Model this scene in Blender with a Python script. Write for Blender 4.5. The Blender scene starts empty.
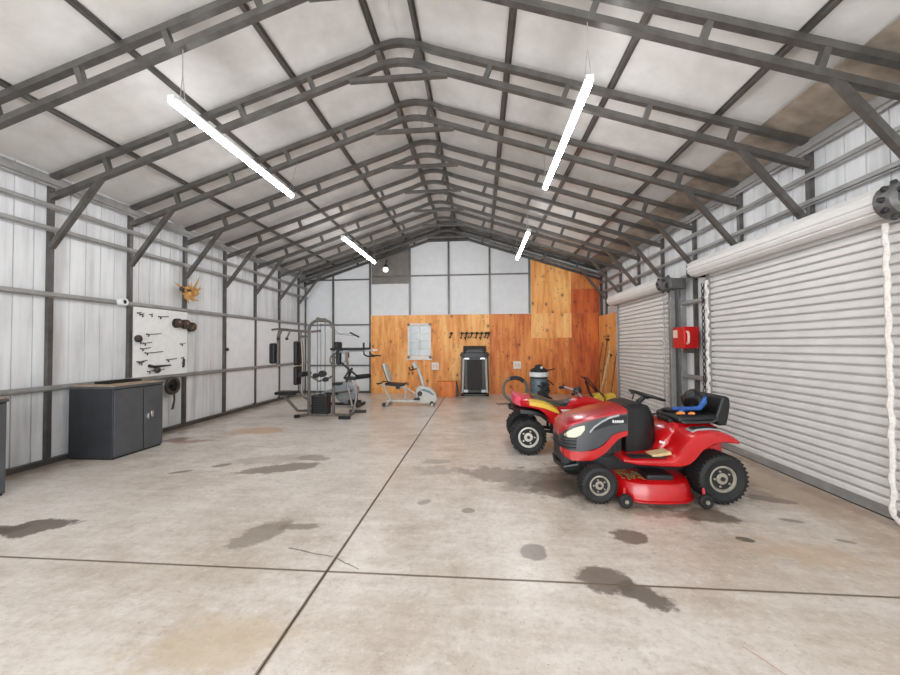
import bpy, math, random
from math import sin, cos, pi, radians as R, sqrt
from mathutils import Vector, Matrix, noise

random.seed(7)
scene = bpy.context.scene
col = scene.collection

# ------------------------------------------------------------------ camera, world, lights, exposure
CAM = dict(f=368.87, yaw=.0813, pit=.0206, rol=-.0057, h=1.498)
cy_, sy_ = cos(CAM['yaw']), sin(CAM['yaw'])
cp_, sp_ = cos(CAM['pit']), sin(CAM['pit'])
cr_, sr_ = cos(CAM['rol']), sin(CAM['rol'])
R0 = Vector((cy_, sy_, 0)); U0 = Vector((sy_*sp_, -cy_*sp_, cp_)); F0 = Vector((-sy_*cp_, cy_*cp_, sp_))
right = R0*cr_ + U0*sr_
upv = -R0*sr_ + U0*cr_
cd = bpy.data.cameras.new('camera'); cam = bpy.data.objects.new('camera', cd); col.objects.link(cam)
cd.sensor_width = 36; cd.lens = CAM['f']*36/900; cd.clip_start = .05; cd.clip_end = 200
m = Matrix.Identity(4)
for i in range(3):
    m[i][0] = right[i]; m[i][1] = upv[i]; m[i][2] = -F0[i]
m.translation = Vector((0, 0, CAM['h']))
cam.matrix_world = m
scene.camera = cam

w = bpy.data.worlds.new('world'); scene.world = w; w.use_nodes = True
bg = w.node_tree.nodes['Background']
bg.inputs[0].default_value = (.88, .95, 1, 1); bg.inputs[1].default_value = 2.0

def area(name, loc, rot, sx, sy, power, color=(1, 1, 1)):
    l = bpy.data.lights.new(name, 'AREA'); l.shape = 'RECTANGLE'; l.size = sx; l.size_y = sy
    l.energy = power; l.color = color
    o = bpy.data.objects.new(name, l); o.location = loc; o.rotation_euler = rot; col.objects.link(o)
    return o
# added fill lamp standing in for daylight from the unseen end behind the camera
area('daylight_fill', (-.97, -3.2, 1.9), (R(90), 0, 0), 8.0, 3.2, 360, (.93, .97, 1))
TUBE = 42.0
vs = scene.view_settings
vs.view_transform = 'Standard'; vs.look = 'None'; vs.gamma = 1; vs.use_curve_mapping = False
vs.exposure = 0.42

# ------------------------------------------------------------------ helpers: materials
def lin(c):
    return tuple(((v/255)/12.92 if v/255 <= .04045 else ((v/255+.055)/1.055)**2.4) for v in c)+(1,)

class NT:
    def __init__(s, name):
        s.m = bpy.data.materials.new(name); s.m.use_nodes = True
        s.t = s.m.node_tree; s.b = s.t.nodes['Principled BSDF']
        s.co = None
    def n(s, typ, **k):
        x = s.t.nodes.new(typ)
        for a, b in k.items(): setattr(x, a, b)
        return x
    def l(s, a, b): s.t.links.new(a, b)
    def obj(s):
        if s.co is None: s.co = s.n('ShaderNodeTexCoord').outputs['Object']
        return s.co
    def mapping(s, loc=(0,0,0), rot=(0,0,0), sc=(1,1,1), typ='POINT'):
        x = s.n('ShaderNodeMapping'); x.vector_type = typ
        x.inputs['Location'].default_value = loc; x.inputs['Rotation'].default_value = rot; x.inputs['Scale'].default_value = sc
        s.l(s.obj(), x.inputs['Vector']); return x.outputs[0]
    def noise(s, scale, detail=4, rough=.55, vec=None):
        x = s.n('ShaderNodeTexNoise'); x.inputs['Scale'].default_value = scale
        x.inputs['Detail'].default_value = detail; x.inputs['Roughness'].default_value = rough
        s.l(vec if vec else s.obj(), x.inputs['Vector']); return x.outputs['Fac']
    def math(s, op, a, b=None, c=None, clamp=False):
        x = s.n('ShaderNodeMath', operation=op); x.use_clamp = clamp
        for i, v in enumerate((a, b, c)):
            if v is None: continue
            if isinstance(v, (int, float)): x.inputs[i].default_value = v
            else: s.l(v, x.inputs[i])
        return x.outputs[0]
    def ramp(s, fac, *stops):
        x = s.n('ShaderNodeValToRGB'); e = x.color_ramp.elements
        while len(e) < len(stops): e.new(.5)
        for el, (p, c) in zip(e, stops): el.position = p; el.color = c
        s.l(fac, x.inputs[0]); return x.outputs[0]
    def rng(s, v, a, b, c=0, d=1, smooth=True):
        x = s.n('ShaderNodeMapRange'); x.interpolation_type = 'SMOOTHSTEP' if smooth else 'LINEAR'
        for i, q in zip((1, 2, 3, 4), (a, b, c, d)): x.inputs[i].default_value = q
        s.l(v, x.inputs[0]); return x.outputs[0]
    def mix(s, fac, a, b, blend='MIX'):
        x = s.n('ShaderNodeMix'); x.data_type = 'RGBA'; x.blend_type = blend
        if isinstance(fac, (int, float)): x.inputs[0].default_value = fac
        else: s.l(fac, x.inputs[0])
        for i, v in ((6, a), (7, b)):
            if isinstance(v, tuple): x.inputs[i].default_value = v
            else: s.l(v, x.inputs[i])
        return x.outputs[2]
    def bump(s, h, strength=.3, dist=.01):
        x = s.n('ShaderNodeBump'); x.inputs['Strength'].default_value = strength; x.inputs['Distance'].default_value = dist
        s.l(h, x.inputs['Height']); s.l(x.outputs[0], s.b.inputs['Normal'])
    def out(s, colr, rough=.5, metal=0.):
        if isinstance(colr, tuple): s.b.inputs['Base Color'].default_value = colr
        else: s.l(colr, s.b.inputs['Base Color'])
        if isinstance(rough, (int, float)): s.b.inputs['Roughness'].default_value = rough
        else: s.l(rough, s.b.inputs['Roughness'])
        s.b.inputs['Metallic'].default_value = metal
        return s.m

def mat(name, rgb, rough=.5, metal=0., var=.12, scale=12, bump=0., coat=0.):
    t = NT(name)
    c = lin(rgb)
    lo = tuple(v*(1-var) for v in c[:3])+(1,); hi = tuple(min(1, v*(1+var)) for v in c[:3])+(1,)
    f = t.noise(scale)
    cc = t.ramp(f, (.3, lo), (.7, hi))
    if bump: t.bump(t.noise(scale*4), bump, .004)
    if coat: t.b.inputs['Coat Weight'].default_value = coat; t.b.inputs['Coat Roughness'].default_value = .15
    return t.out(cc, rough, metal)

M = {}
M['steel'] = mat('galvanised_steel', (104, 101, 98), .36, .62, .22, 6)
M['steel_lt'] = mat('galvanised_girt_steel', (150, 148, 146), .48, .4, .15, 6)
M['steel_dk'] = mat('weathered_steel', (92, 89, 86), .4, .6, .25, 6)
M['white_metal'] = mat('white_painted_metal', (218, 218, 218), .38, 0, .04, 3)
M['door_white'] = mat('white_door_sheet', (214, 211, 208), .42, 0, .05, 4)
M['board'] = mat('white_foam_board', (222, 222, 223), .6, 0, .04, 5)
M['pegboard'] = mat('white_pegboard', (225, 224, 222), .55, 0, .05, 12)
M['rubber'] = mat('black_rubber', (21, 20, 20), .7, 0, .3, 25, .2)
M['black'] = mat('black_plastic', (15, 15, 16), .45, 0, .25, 15)
M['black_soft'] = mat('black_vinyl', (14, 14, 16), .5, 0, .25, 15, .15)
M['red'] = mat('red_paint', (176, 8, 14), .26, 0, .1, 6, 0, .5)
M['red_dk'] = mat('red_cap_paint', (160, 14, 26), .26, 0, .1, 6, 0, .5)
M['red_deck'] = mat('red_deck_paint', (170, 7, 12), .3, 0, .15, 9, 0, .4)
M['red_plastic'] = mat('red_quad_plastic', (188, 8, 18), .32, 0, .1, 6, 0, .3)
M['pink'] = mat('faded_red_plastic', (205, 62, 88), .45, 0, .25, 14)
M['charcoal'] = mat('charcoal_hood_plastic', (58, 59, 62), .38, 0, .08, 8, 0, .25)
M['charcoal_dk'] = mat('dark_grille_plastic', (24, 24, 25), .5, 0, .1, 8)
M['lamp'] = mat('clear_headlamp_lens', (214, 205, 180), .2, 0, .08, 30)
M['rim'] = mat('dull_wheel_rim', (150, 143, 130), .4, .35, .2, 20)
M['rim_white'] = mat('pale_quad_rim', (196, 190, 180), .4, .2, .15, 20)
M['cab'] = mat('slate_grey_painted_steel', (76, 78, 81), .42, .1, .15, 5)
M['cab_side'] = mat('slate_grey_painted_steel_shaded', (48, 50, 54), .45, .1, .2, 5)  # same cabinet paint, darkened to put the side shade into the colour
M['wood_top'] = mat('worn_plywood_top', (158, 134, 112), .7, 0, .3, 14)
M['chrome'] = mat('chrome', (205, 205, 205), .2, .9, .05, 10)
M['silver'] = mat('silver_grey_plastic', (158, 160, 164), .35, .3, .1, 10)
M['gym_steel'] = mat('grey_gym_tube', (108, 101, 95), .38, .45, .12, 14)
M['bike_white'] = mat('pale_grey_bike_plastic', (190, 186, 178), .45, 0, .08, 10)
M['bike_grey'] = mat('grey_bike_tube', (178, 176, 170), .4, .2, .08, 10)
M['belt'] = mat('treadmill_belt', (40, 35, 33), .7, 0, .15, 20)
M['tread_frame'] = mat('treadmill_frame_grey', (150, 140, 132), .45, .2, .1, 10)
M['tread_black'] = mat('treadmill_black', (17, 15, 15), .4, 0, .2, 10)
M['yellow'] = mat('yellow_plastic', (214, 176, 66), .4, 0, .1, 10)
M['stripe'] = mat('yellow_decal', (222, 180, 60), .4, 0, .05, 10)
M['green'] = mat('dark_green_decal', (62, 74, 40), .45, 0, .1, 10)
M['redbox'] = mat('red_box_enamel', (190, 18, 20), .35, 0, .08, 10)
M['label'] = mat('pale_paper_label', (222, 190, 175), .6, 0, .1, 60)
M['teal'] = mat('grey_teal_enamel', (92, 108, 116), .4, .2, .35, 18)
M['pale_band'] = mat('pale_band_paint', (214, 214, 212), .4, 0, .1, 20)
M['hose'] = mat('grey_hose', (120, 112, 104), .55, 0, .2, 20)
M['blue'] = mat('blue_cloth', (40, 84, 150), .8, 0, .35, 30, .2)
M['orange'] = mat('orange_plastic', (214, 130, 60), .5, 0, .1, 20)
M['tan'] = mat('pale_wood_handle', (196, 165, 120), .6, 0, .2, 18)
M['darkwood'] = mat('dark_wood_handle', (112, 82, 52), .65, 0, .25, 18)
M['gold'] = mat('golden_brown_dried', (188, 140, 76), .6, 0, .35, 40)
M['spool'] = mat('dark_brown_spool', (62, 52, 46), .5, .2, .35, 40)
M['rope'] = mat('white_rope', (216, 208, 202), .8, 0, .15, 40, .3)
M['chain'] = mat('galvanised_chain', (176, 172, 168), .4, .4, .2, 30)
M['hoist'] = mat('grey_cast_hoist', (104, 103, 102), .5, .4, .3, 14)
M['hoist_dk'] = mat('dark_hoist_iron', (52, 50, 50), .55, .4, .3, 20)
M['eave'] = mat('bare_brown_eave_sheathing', (150, 136, 122), .75, 0, .3, 5)
M['patch'] = mat('bare_grey_cladding', (122, 115, 109), .5, .2, .15, 4)
M['frame_white'] = mat('white_window_paint', (226, 220, 212), .5, 0, .05, 12)
M['pane'] = mat('frosted_pane', (176, 182, 184), .12, .0, .15, 5)
M['debris'] = mat('dry_grass_clippings', (104, 88, 52), .9, 0, .4, 60, .4)

def mat_sheet():
    t = NT('ribbed_wall_sheet')
    n1 = t.noise(1.0, 5, .6, t.mapping(sc=(1, 7, .5))); n2 = t.noise(1.5, 3)
    f = t.math('ADD', t.math('MULTIPLY', n1, .7), t.math('MULTIPLY', n2, .3))
    c = t.ramp(f, (.36, lin((186, 186, 186))), (.5, lin((208, 208, 209))), (.62, lin((220, 220, 221))))  # gloss streaks of the sheet painted into its colour as stretched vertical noise
    t.bump(n1, .25, .02)
    return t.out(c, .32)
M['sheet'] = mat_sheet()

def emit(name, rgb, s):
    t = NT(name); t.b.inputs['Base Color'].default_value = (.9, .9, .9, 1)
    t.b.inputs['Emission Color'].default_value = rgb+(1,); t.b.inputs['Emission Strength'].default_value = s
    return t.m
M['tube'] = emit('lit_led_tube', (.95, .98, 1), TUBE)
M['bulb'] = emit('lit_bulb', (1, .97, .92), 1.2)

def mat_ply(name, light, dark, seed):
    light = tuple(min(250, v*1.10) for v in light); dark = tuple(min(245, v*1.14) for v in dark)
    t = NT(name)
    v = t.mapping(loc=(seed*3.7, seed*1.3, seed*2.1), sc=(9, 9, 1.1))
    n1 = t.noise(1.0, 6, .65, v)
    v2 = t.mapping(loc=(seed*1.7, 0, seed*5.1), sc=(1.6, 1.6, .5))
    n2 = t.noise(1.3, 3, .5, v2)
    f = t.math('ADD', t.math('MULTIPLY', n1, .6), t.math('MULTIPLY', n2, .4))
    c = t.ramp(f, (.38, lin(tuple(x*.86 for x in dark))), (.45, lin(dark)), (.51, lin(tuple((a+b)/2 for a, b in zip(light, dark)))), (.58, lin(light)), (.70, lin(tuple(min(255, x*1.08) for x in light))))
    vg = t.mapping(loc=(seed, 0, seed*.3), sc=(60, 60, 3))
    gr_ = t.noise(1.0, 5, .7, vg)
    c = t.mix(t.rng(gr_, .52, .75, 0, .38), c, lin(tuple(x*.62 for x in dark)))
    vs_ = t.n('ShaderNodeTexVoronoi'); vs_.inputs['Scale'].default_value = 1.0
    t.l(t.mapping(loc=(seed*1.9, seed, seed*.37), sc=(8.5, 1, 4.5)), vs_.inputs['Vector'])
    fl_ = t.math('ADD', vs_.outputs['Distance'], t.math('MULTIPLY', t.noise(30), .12))
    c = t.mix(t.rng(fl_, .14, .22, .7, 0), c, lin((96, 50, 26)))
    # knots
    vo = t.n('ShaderNodeTexVoronoi'); vo.inputs['Scale'].default_value = 1.0
    vo.inputs['Randomness'].default_value = 1
    t.l(t.mapping(loc=(seed*2.3, seed, seed*.77), sc=(3.6, 1, 2.7)), vo.inputs['Vector'])
    k = t.math('ADD', vo.outputs['Distance'], t.math('MULTIPLY', t.noise(22), .05))
    kn = t.rng(k, .10, .16, .92, 0)
    c = t.mix(kn, c, lin((78, 40, 22)))
    halo = t.rng(k, .14, .34, .35, 0)
    c = t.mix(halo, c, lin(tuple(x*.72 for x in dark)))
    t.bump(n1, .15, .003)
    return t.out(c, .6)

def mat_floor():
    t = NT('stained_concrete')
    big = t.noise(.55, 5, .6); mid = t.noise(2.4, 6, .65); fine = t.noise(26, 5, .7)
    sv = t.mapping(rot=(0, 0, R(28)), sc=(1.1, 4.2, 1)); streak = t.noise(1.8, 8, .72, sv)
    f = t.math('ADD', t.math('MULTIPLY', big, .4), t.math('ADD', t.math('MULTIPLY', mid, .3), t.math('MULTIPLY', streak, .3)))
    c = t.ramp(f, (.34, lin((160, 144, 130))), (.45, lin((193, 180, 167))), (.53, lin((211, 201, 191))), (.66, lin((226, 219, 211))))
    c = t.mix(t.rng(fine, .42, .7, 0, .22), c, lin((140, 126, 112)))
    m2 = t.noise(7.5, 7, .7); m3 = t.noise(16, 6, .7)
    c = t.mix(t.rng(m2, .50, .70, 0, .32), c, lin((150, 136, 120)))
    c = t.mix(t.rng(m3, .54, .70, 0, .34), c, lin((146, 130, 114)))
    c = t.mix(t.rng(m3, .46, .30, 0, .45), c, lin((226, 220, 214)))
    pit = t.noise(60, 2, .5)
    c = t.mix(t.rng(pit, .66, .74, 0, .5), c, lin((110, 98, 86)))
    sx = t.n('ShaderNodeSeparateXYZ'); t.l(t.obj(), sx.inputs[0])
    X, Y = sx.outputs[0], sx.outputs[1]
    # warm worn ground near the doors and dirt along the left wall
    warm = t.math('MULTIPLY', t.rng(X, .9, 2.8), t.rng(t.noise(1.1, 4), .38, .66))
    c = t.mix(t.math('MULTIPLY', warm, .55), c, lin((168, 140, 108)))
    edge = t.math('MULTIPLY', t.rng(X, -4.95, -5.5), t.rng(t.noise(3, 4), .3, .55))
    c = t.mix(t.math('MULTIPLY', edge, .7), c, lin((112, 86, 62)))
    wob = t.noise(7.0, 8, .72)
    wob2 = t.noise(1.6, 3, .5)
    def stain(cx, cy, a, b, ang, rgb, amt, c, soft=.35, ragged=1.3):
        a *= 1.18; b *= 1.35; ragged *= 1.5
        mp = t.mapping(loc=(cx, cy, 0), rot=(0, 0, R(ang)), sc=(a, b, 1), typ='TEXTURE')
        ln = t.n('ShaderNodeVectorMath', operation='LENGTH'); t.l(mp, ln.inputs[0])
        d = t.math('ADD', ln.outputs['Value'], t.math('MULTIPLY', t.math('SUBTRACT', wob, .5), ragged))
        d = t.math('ADD', d, t.math('MULTIPLY', t.math('SUBTRACT', wob2, .5), ragged*.8))
        return t.mix(t.rng(d, 1-soft, 1.0, amt, 0), c, lin(rgb))
    dk = (98, 88, 78)
    S = [(-3.74, 2.80, .27, .13, 24, (88, 74, 62), .9, .2, 1.0), (-3.95, 2.74, .22, .09, 15, (88, 74, 62), .85, .2, 1.0),
         (-2.42, 4.38, .50, .13, 25, (122, 108, 94), .85, .25, .9), (-2.22, 4.80, .22, .09, -15, (128, 115, 102), .7, .3, .9),
         (-2.75, 4.72, .55, .2, 18, (150, 136, 122), .5, .5, 1.2),
         (-1.76, 2.86, .13, .22, -25, (130, 118, 102), .75, .35, 1.4), (-1.5, 2.98, .14, .05, 5, (118, 104, 88), .7, .3, 1.4),
         (-3.58, 4.16, .12, .035, 30, (92, 80, 70), .8, .3, 1.0), (-3.26, 4.42, .11, .05, 30, (92, 80, 70), .75, .3, 1.2),
         (.78, 2.47, .17, .12, -30, (98, 86, 76), .85, .3, 1.2), (.97, 2.32, .16, .09, -30, (96, 86, 76), .9, .3, 1.2),
         (1.16, 3.0, .13, .1, 0, (104, 92, 80), .85, .25, .9), (.375, 2.74, .09, .09, 0, (126, 116, 108), .8, .2, .5),
         (.30, 4.30, .62, .24, -10, (128, 116, 106), .75, .35, 1.5), (-.42, 4.40, .3, .16, 0, (150, 140, 130), .6, .4, 1.4),
         (-.58, 4.75, .18, .08, 0, (140, 130, 122), .6, .35, .9), (.42, 4.0, .3, .2, 0, (134, 122, 112), .6, .4, 1.2),
         (1.1, 4.25, .7, .35, 0, (118, 104, 92), .6, .5, 1.2),
         (1.72, 4.1, 1.05, .62, 3, (112, 96, 82), .75, .6, 1.2), (.75, 3.95, .3, .2, 20, (98, 86, 76), .7, .4, 1.4), (1.45, 3.45, .3, .12, 0, (120, 102, 84), .6, .5, 1.5), (2.0, 3.42, .2, .1, -10, (100, 88, 76), .8, .35, 1.3),  # broad darker oval beneath the tractor, then smaller marks around it
         (2.01, 3.02, .065, .035, -20, (72, 64, 58), .9, .2, .5), (2.78, 3.8, .2, .06, -20, (96, 82, 70), .8, .3, 1.0),
         (2.6, 3.37, .1, .03, -20, (96, 84, 74), .7, .3, .8), (2.73, 3.05, .06, .02, -20, (104, 92, 80), .7, .3, .8),
         (3.1, 4.6, .3, 2.2, 0, (150, 124, 98), .5, .6, 1.2), (3.35, 3.6, .1, 2.5, 0, (140, 112, 92), .5, .6, 1.0),
         (-3.9, 6.25, .55, .3, 0, (190, 146, 102), .75, .6, 1.2), (-4.55, 5.5, .3, .1, 20, (140, 92, 62), .7, .5, 1.2),
         (-4.9, 5.6, .2, .12, 20, (110, 72, 50), .7, .4, 1.2),
         (2.2, 2.85, .5, .2, -10, (184, 152, 112), .5, .6, 1.4), (-1.3, 1.8, .45, .18, 15, (186, 164, 132), .55, .6, 1.4),
         (-.12, 3.37, .05, .04, 0, (120, 108, 96), .7, .3, .8), (-.55, 3.52, .08, .04, 40, (120, 110, 100), .6, .3, 1.0),
         (-3.5, 8.0, 1.2, .5, 10, (196, 160, 124), .45, .6, 1.2)]
    for a in S: c = stain(*a[:7], c, a[7], a[8])
    # rough patch of light scaling
    # cracks
    def seg(c, x0, y0, x1, y1, wd, rgb, amt):
        L = math.hypot(x1-x0, y1-y0); ang = math.atan2(y1-y0, x1-x0)
        mp = t.mapping(loc=((x0+x1)/2, (y0+y1)/2, 0), rot=(0, 0, ang), typ='TEXTURE')
        sp = t.n('ShaderNodeSeparateXYZ'); t.l(mp, sp.inputs[0])
        yy = t.math('ADD', sp.outputs[1], t.math('MULTIPLY', t.math('SUBTRACT', wob, .5), .05 if amt < .85 else .012))
        inx = t.rng(t.math('ABSOLUTE', sp.outputs[0]), L/2-.02, L/2, 1, 0)
        iny = t.rng(t.math('ABSOLUTE', yy), wd*.5, wd, amt, 0)
        return t.mix(t.math('MULTIPLY', inx, iny), c, lin(rgb))
    c = seg(c, -1.44, 2.66, -1.04, 2.57, .009, (92, 78, 66), .8)
    c = seg(c, -1.04, 2.57, -.81, 2.44, .007, (80, 68, 58), .8)
    c = seg(c, 1.28, 1.98, 1.42, 1.72, .004, (170, 90, 80), .7)
    # dirt collected beside the two saw-cut joints
    c = seg(c, -1.026, -4, -1.026, 12, .017, (112, 96, 78), .9)
    c = seg(c, -7, 2.405, 6, 2.405, .014, (116, 100, 82), .9)
    t.bump(t.math('ADD', t.math('MULTIPLY', fine, .5), mid), .12, .01)
    t.b.inputs['Coat Weight'].default_value = .4; t.b.inputs['Coat Roughness'].default_value = .24
    rg = t.rng(big, .3, .7, .3, .5)
    return t.out(c, rg)

# ------------------------------------------------------------------ helpers: meshes
class MB:
    def __init__(s): s.v = []; s.f = []
    def add(s, vs, fs):
        n = len(s.v); s.v += [tuple(v) for v in vs]; s.f += [tuple(i+n for i in f) for f in fs]; return s
    def box(s, c, d, rot=None):
        x, y, z = (q/2 for q in d)
        vs = [Vector((a*x, b*y, e*z)) for a in (-1, 1) for b in (-1, 1) for e in (-1, 1)]
        if rot is not None: vs = [rot @ v for v in vs]
        vs = [v+Vector(c) for v in vs]
        return s.add(vs, [(0,1,3,2), (4,6,7,5), (0,4,5,1), (2,3,7,6), (0,2,6,4), (1,5,7,3)])
    def span(s, a, b):
        return s.box([(p+q)/2 for p, q in zip(a, b)], [abs(q-p) for p, q in zip(a, b)])
    def bar(s, a, b, w, h=None, up=(0, 0, 1)):
        a = Vector(a); b = Vector(b); d = (b-a); L = d.length; d.normalize(); h = h or w
        u = Vector(up)
        if abs(d.dot(u)) > .98: u = Vector((0, 1, 0))
        sd = d.cross(u).normalized(); u = sd.cross(d).normalized()
        vs = [p+sd*(i*w/2)+u*(j*h/2) for p in (a, b) for i, j in ((-1,-1), (1,-1), (1,1), (-1,1))]
        return s.add(vs, [(0,3,2,1), (4,5,6,7), (0,1,5,4), (1,2,6,5), (2,3,7,6), (3,0,4,7)])
    def rings(s, rings, closed=False, caps=True):
        n = len(rings[0]); base = len(s.v)
        for r in rings: s.v += [tuple(p) for p in r]
        m_ = len(rings)
        for i in range(m_ if closed else m_-1):
            a = base+i*n; b = base+((i+1) % m_)*n
            for j in range(n): s.f.append((a+j, a+(j+1) % n, b+(j+1) % n, b+j))
        if caps and not closed:
            s.f.append(tuple(base+j for j in reversed(range(n)))); s.f.append(tuple(base+(m_-1)*n+j for j in range(n)))
        return s
    def path(s, pts, r, n=8, closed=False):
        P = [Vector(p) for p in pts]; N = len(P); rs = r if isinstance(r, (list, tuple)) else [r]*N
        out = []; prev = None
        for i, p in enumerate(P):
            if closed: t = P[(i+1) % N]-P[i-1]
            else: t = P[min(i+1, N-1)]-P[max(i-1, 0)]
            t.normalize()
            if prev is None:
                u = Vector((0, 0, 1)) if abs(t.z) < .9 else Vector((1, 0, 0))
                u = (u-t*u.dot(t)).normalized()
            else:
                u = prev-t*prev.dot(t)
                u = u.normalized() if u.length > 1e-6 else t.orthogonal().normalized()
            prev = u; sd = t.cross(u)
            out.append([p+(u*cos(2*pi*k/n)+sd*sin(2*pi*k/n))*rs[i] for k in range(n)])
        return s.rings(out, closed)
    def cyl(s, a, b, r, r2=None, n=16): return s.path([a, b], [r, r2 if r2 is not None else r], n)
    def lathe(s, prof, o=(0, 0, 0), ax='Z', n=24):
        out = []
        for r_, z in prof:
            ring = []
            for k in range(n):
                a = 2*pi*k/n; x, y = max(r_, 1e-4)*cos(a), max(r_, 1e-4)*sin(a)
                ring.append(Vector(o)+Vector({'Z': (x, y, z), 'Y': (y, z, x), 'X': (z, x, y)}[ax]))
            out.append(ring)
        return s.rings(out)
    def prism(s, poly, y0, y1, ax='Y'):
        f = {'Y': lambda a, b, y: (a, y, b), 'X': lambda a, b, x: (x, a, b), 'Z': lambda a, b, z: (a, b, z)}[ax]
        return s.rings([[f(a, b, y0) for a, b in poly], [f(a, b, y1) for a, b in poly]])
    def sphere(s, c, r, n=12, sc=(1, 1, 1)):
        c = Vector(c)
        prof = [(sin(pi*i/(n//2+2)), -cos(pi*i/(n//2+2))) for i in range(0, n//2+3)]
        return s.rings([[c+Vector((max(p, .001)*cos(2*pi*k/n)*r*sc[0], max(p, .001)*sin(2*pi*k/n)*r*sc[1], z*r*sc[2])) for k in range(n)] for p, z in prof])
    def crumple(s, amt, freq, start=0):
        for i in range(start, len(s.v)):
            v = Vector(s.v[i]); d = noise.noise_vector(v*freq+Vector((3.1, 7.7, 1.3)))
            s.v[i] = tuple(v+d*amt)
        return s
    def build(s, name, material, parent=None, smooth=32, bevel=0, seg=2, sub=0):
        me = bpy.data.meshes.new(name); me.from_pydata(s.v, [], s.f); me.validate(); me.update()
        import bmesh
        bm = bmesh.new(); bm.from_mesh(me); bmesh.ops.recalc_face_normals(bm, faces=bm.faces); bm.to_mesh(me); bm.free()
        me.materials.append(M[material] if isinstance(material, str) else material)
        me.shade_smooth()
        if not sub: me.set_sharp_from_angle(angle=R(smooth))
        o = bpy.data.objects.new(name, me); col.objects.link(o)
        if parent is not None: o.parent = parent
        if bevel:
            b = o.modifiers.new('bevel', 'BEVEL'); b.width = bevel; b.segments = seg; b.limit_method = 'ANGLE'; b.angle_limit = R(40)
            b.harden_normals = False
        if sub:
            q = o.modifiers.new('sub', 'SUBSURF'); q.levels = sub; q.render_levels = sub
        return o

def tag(o, label=None, cat=None, group=None, kind=None):
    if label: o['label'] = label
    if cat: o['category'] = cat
    if group: o['group'] = group
    if kind: o['kind'] = kind
    return o
def thing(name, loc, label, cat, rz=0, group=None, kind=None):
    o = bpy.data.objects.new(name, None); col.objects.link(o)
    o.location = loc; o.rotation_euler = (0, 0, rz); o.empty_display_size = .1
    return tag(o, label, cat, group, kind)
def copy_tree(o, parent=None):
    c = o.copy(); col.objects.link(c)
    if parent is not None: c.parent = parent
    for ch in list(o.children): copy_tree(ch, c)
    return c
def single(mb, name, material, label, cat, group=None, kind=None, **k):
    return tag(mb.build(name, material, None, **k), label, cat, group, kind)
def arc(c, r, a0, a1, n, plane='XZ'):
    out = []
    for i in range(n+1):
        a = R(a0+(a1-a0)*i/n); p = (cos(a)*r, sin(a)*r)
        out.append({'XZ': (c[0]+p[0], c[1], c[2]+p[1]), 'XY': (c[0]+p[0], c[1]+p[1], c[2]), 'YZ': (c[0], c[1]+p[0], c[2]+p[1])}[plane])
    return out

# ------------------------------------------------------------------ the shed
XL, XR, YB, YF = -5.53, 3.597, 11.41, -3.6
XC = -.967
def zu(o): return 3.73+.3214*(4.53-o)
def zl(o): return 3.47+.330*(4.53-o)
def zc(o): return zu(o)+.078
OW = 4.628                                              # wall sheet offset from the centre line

# floor: four slabs separated by saw-cut joints
fl = MB()
xj, yj, g = -1.026, 2.405, .004
for x0, x1 in ((XC-OW, xj-g), (xj+g, XC+OW)):
    for y0, y1 in ((YF, yj-g), (yj+g, YB+.1)):
        fl.span((x0, y0, -.12), (x1, y1, 0))
fl.span((XC-OW, YF, -.14), (XC+OW, YB+.1, -.02))
M['floor'] = mat_floor()
single(fl, 'floor', 'floor', 'worn beige concrete floor with two saw-cut joints and dark oil stains', 'floor', kind='structure')

# ribbed wall sheets
def ribbed(y0, y1, z0, z1f, x, sgn, pitch=.205, d=.022, gw=.007):
    mb = MB(); ys = []
    y = y0
    while y < y1-.001:
        e = min(y+pitch, y1)
        ys += [(y, 0), (max(y, e-2*gw), 0), (max(y, e-1.3*gw), d), (max(y, e-.7*gw), d)]
        y = e
    ys.append((y1, 0))
    for (ya, da), (yb_, db) in zip(ys[:-1], ys[1:]):
        if yb_-ya < 1e-5: continue
        mb.add([(x+sgn*da, ya, z0), (x+sgn*db, yb_, z0), (x+sgn*db, yb_, z1f), (x+sgn*da, ya, z1f)], [(0, 1, 2, 3)])
    return mb
wl = ribbed(YF, YB+.05, -.05, 3.84, XC-OW, -1).build('wall_left', 'sheet', smooth=15)
tag(wl, 'white ribbed metal side wall at left of shed', 'wall', kind='structure')
wr = ribbed(YF, YB+.05, -.05, 3.84, XC+OW, 1).build('wall_right', 'sheet', smooth=15)
tag(wr, 'white ribbed metal side wall around roller doors', 'wall', kind='structure')
# flat white insulation boards on the far bays of the left wall
FY = [4.337+1.098*k for k in range(-1, 7)]
for (ya, yb_, z0, z1) in ((FY[4], FY[5], .1, .95), (FY[4], FY[5], .99, 2.16), (FY[5], FY[6], .1, .95), (FY[5], FY[6], .99, 2.16),
                          (FY[6], FY[7], .1, .95), (FY[6], FY[7], .99, 2.16), (FY[7], YB, .1, .95), (FY[7], YB, .99, 2.16), (FY[7], YB, 2.2, 3.3)):
    MB().span((XC-OW+.006, ya+.02, z0), (XC-OW+.03, yb_-.02, z1)).build('insulation_board', 'board', wl)

# back wall, gable shaped
bw = MB()
gp = [(XC-OW-.02, -.05), (XC+OW+.02, -.05), (XC+OW+.02, zc(OW)), (XC, zc(0)), (XC-OW-.02, zc(OW))]
bw.prism(gp, YB+.04, YB+.10)
single(bw, 'wall_back', 'board', 'white boarded gable wall at far end', 'wall', kind='structure')
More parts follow.
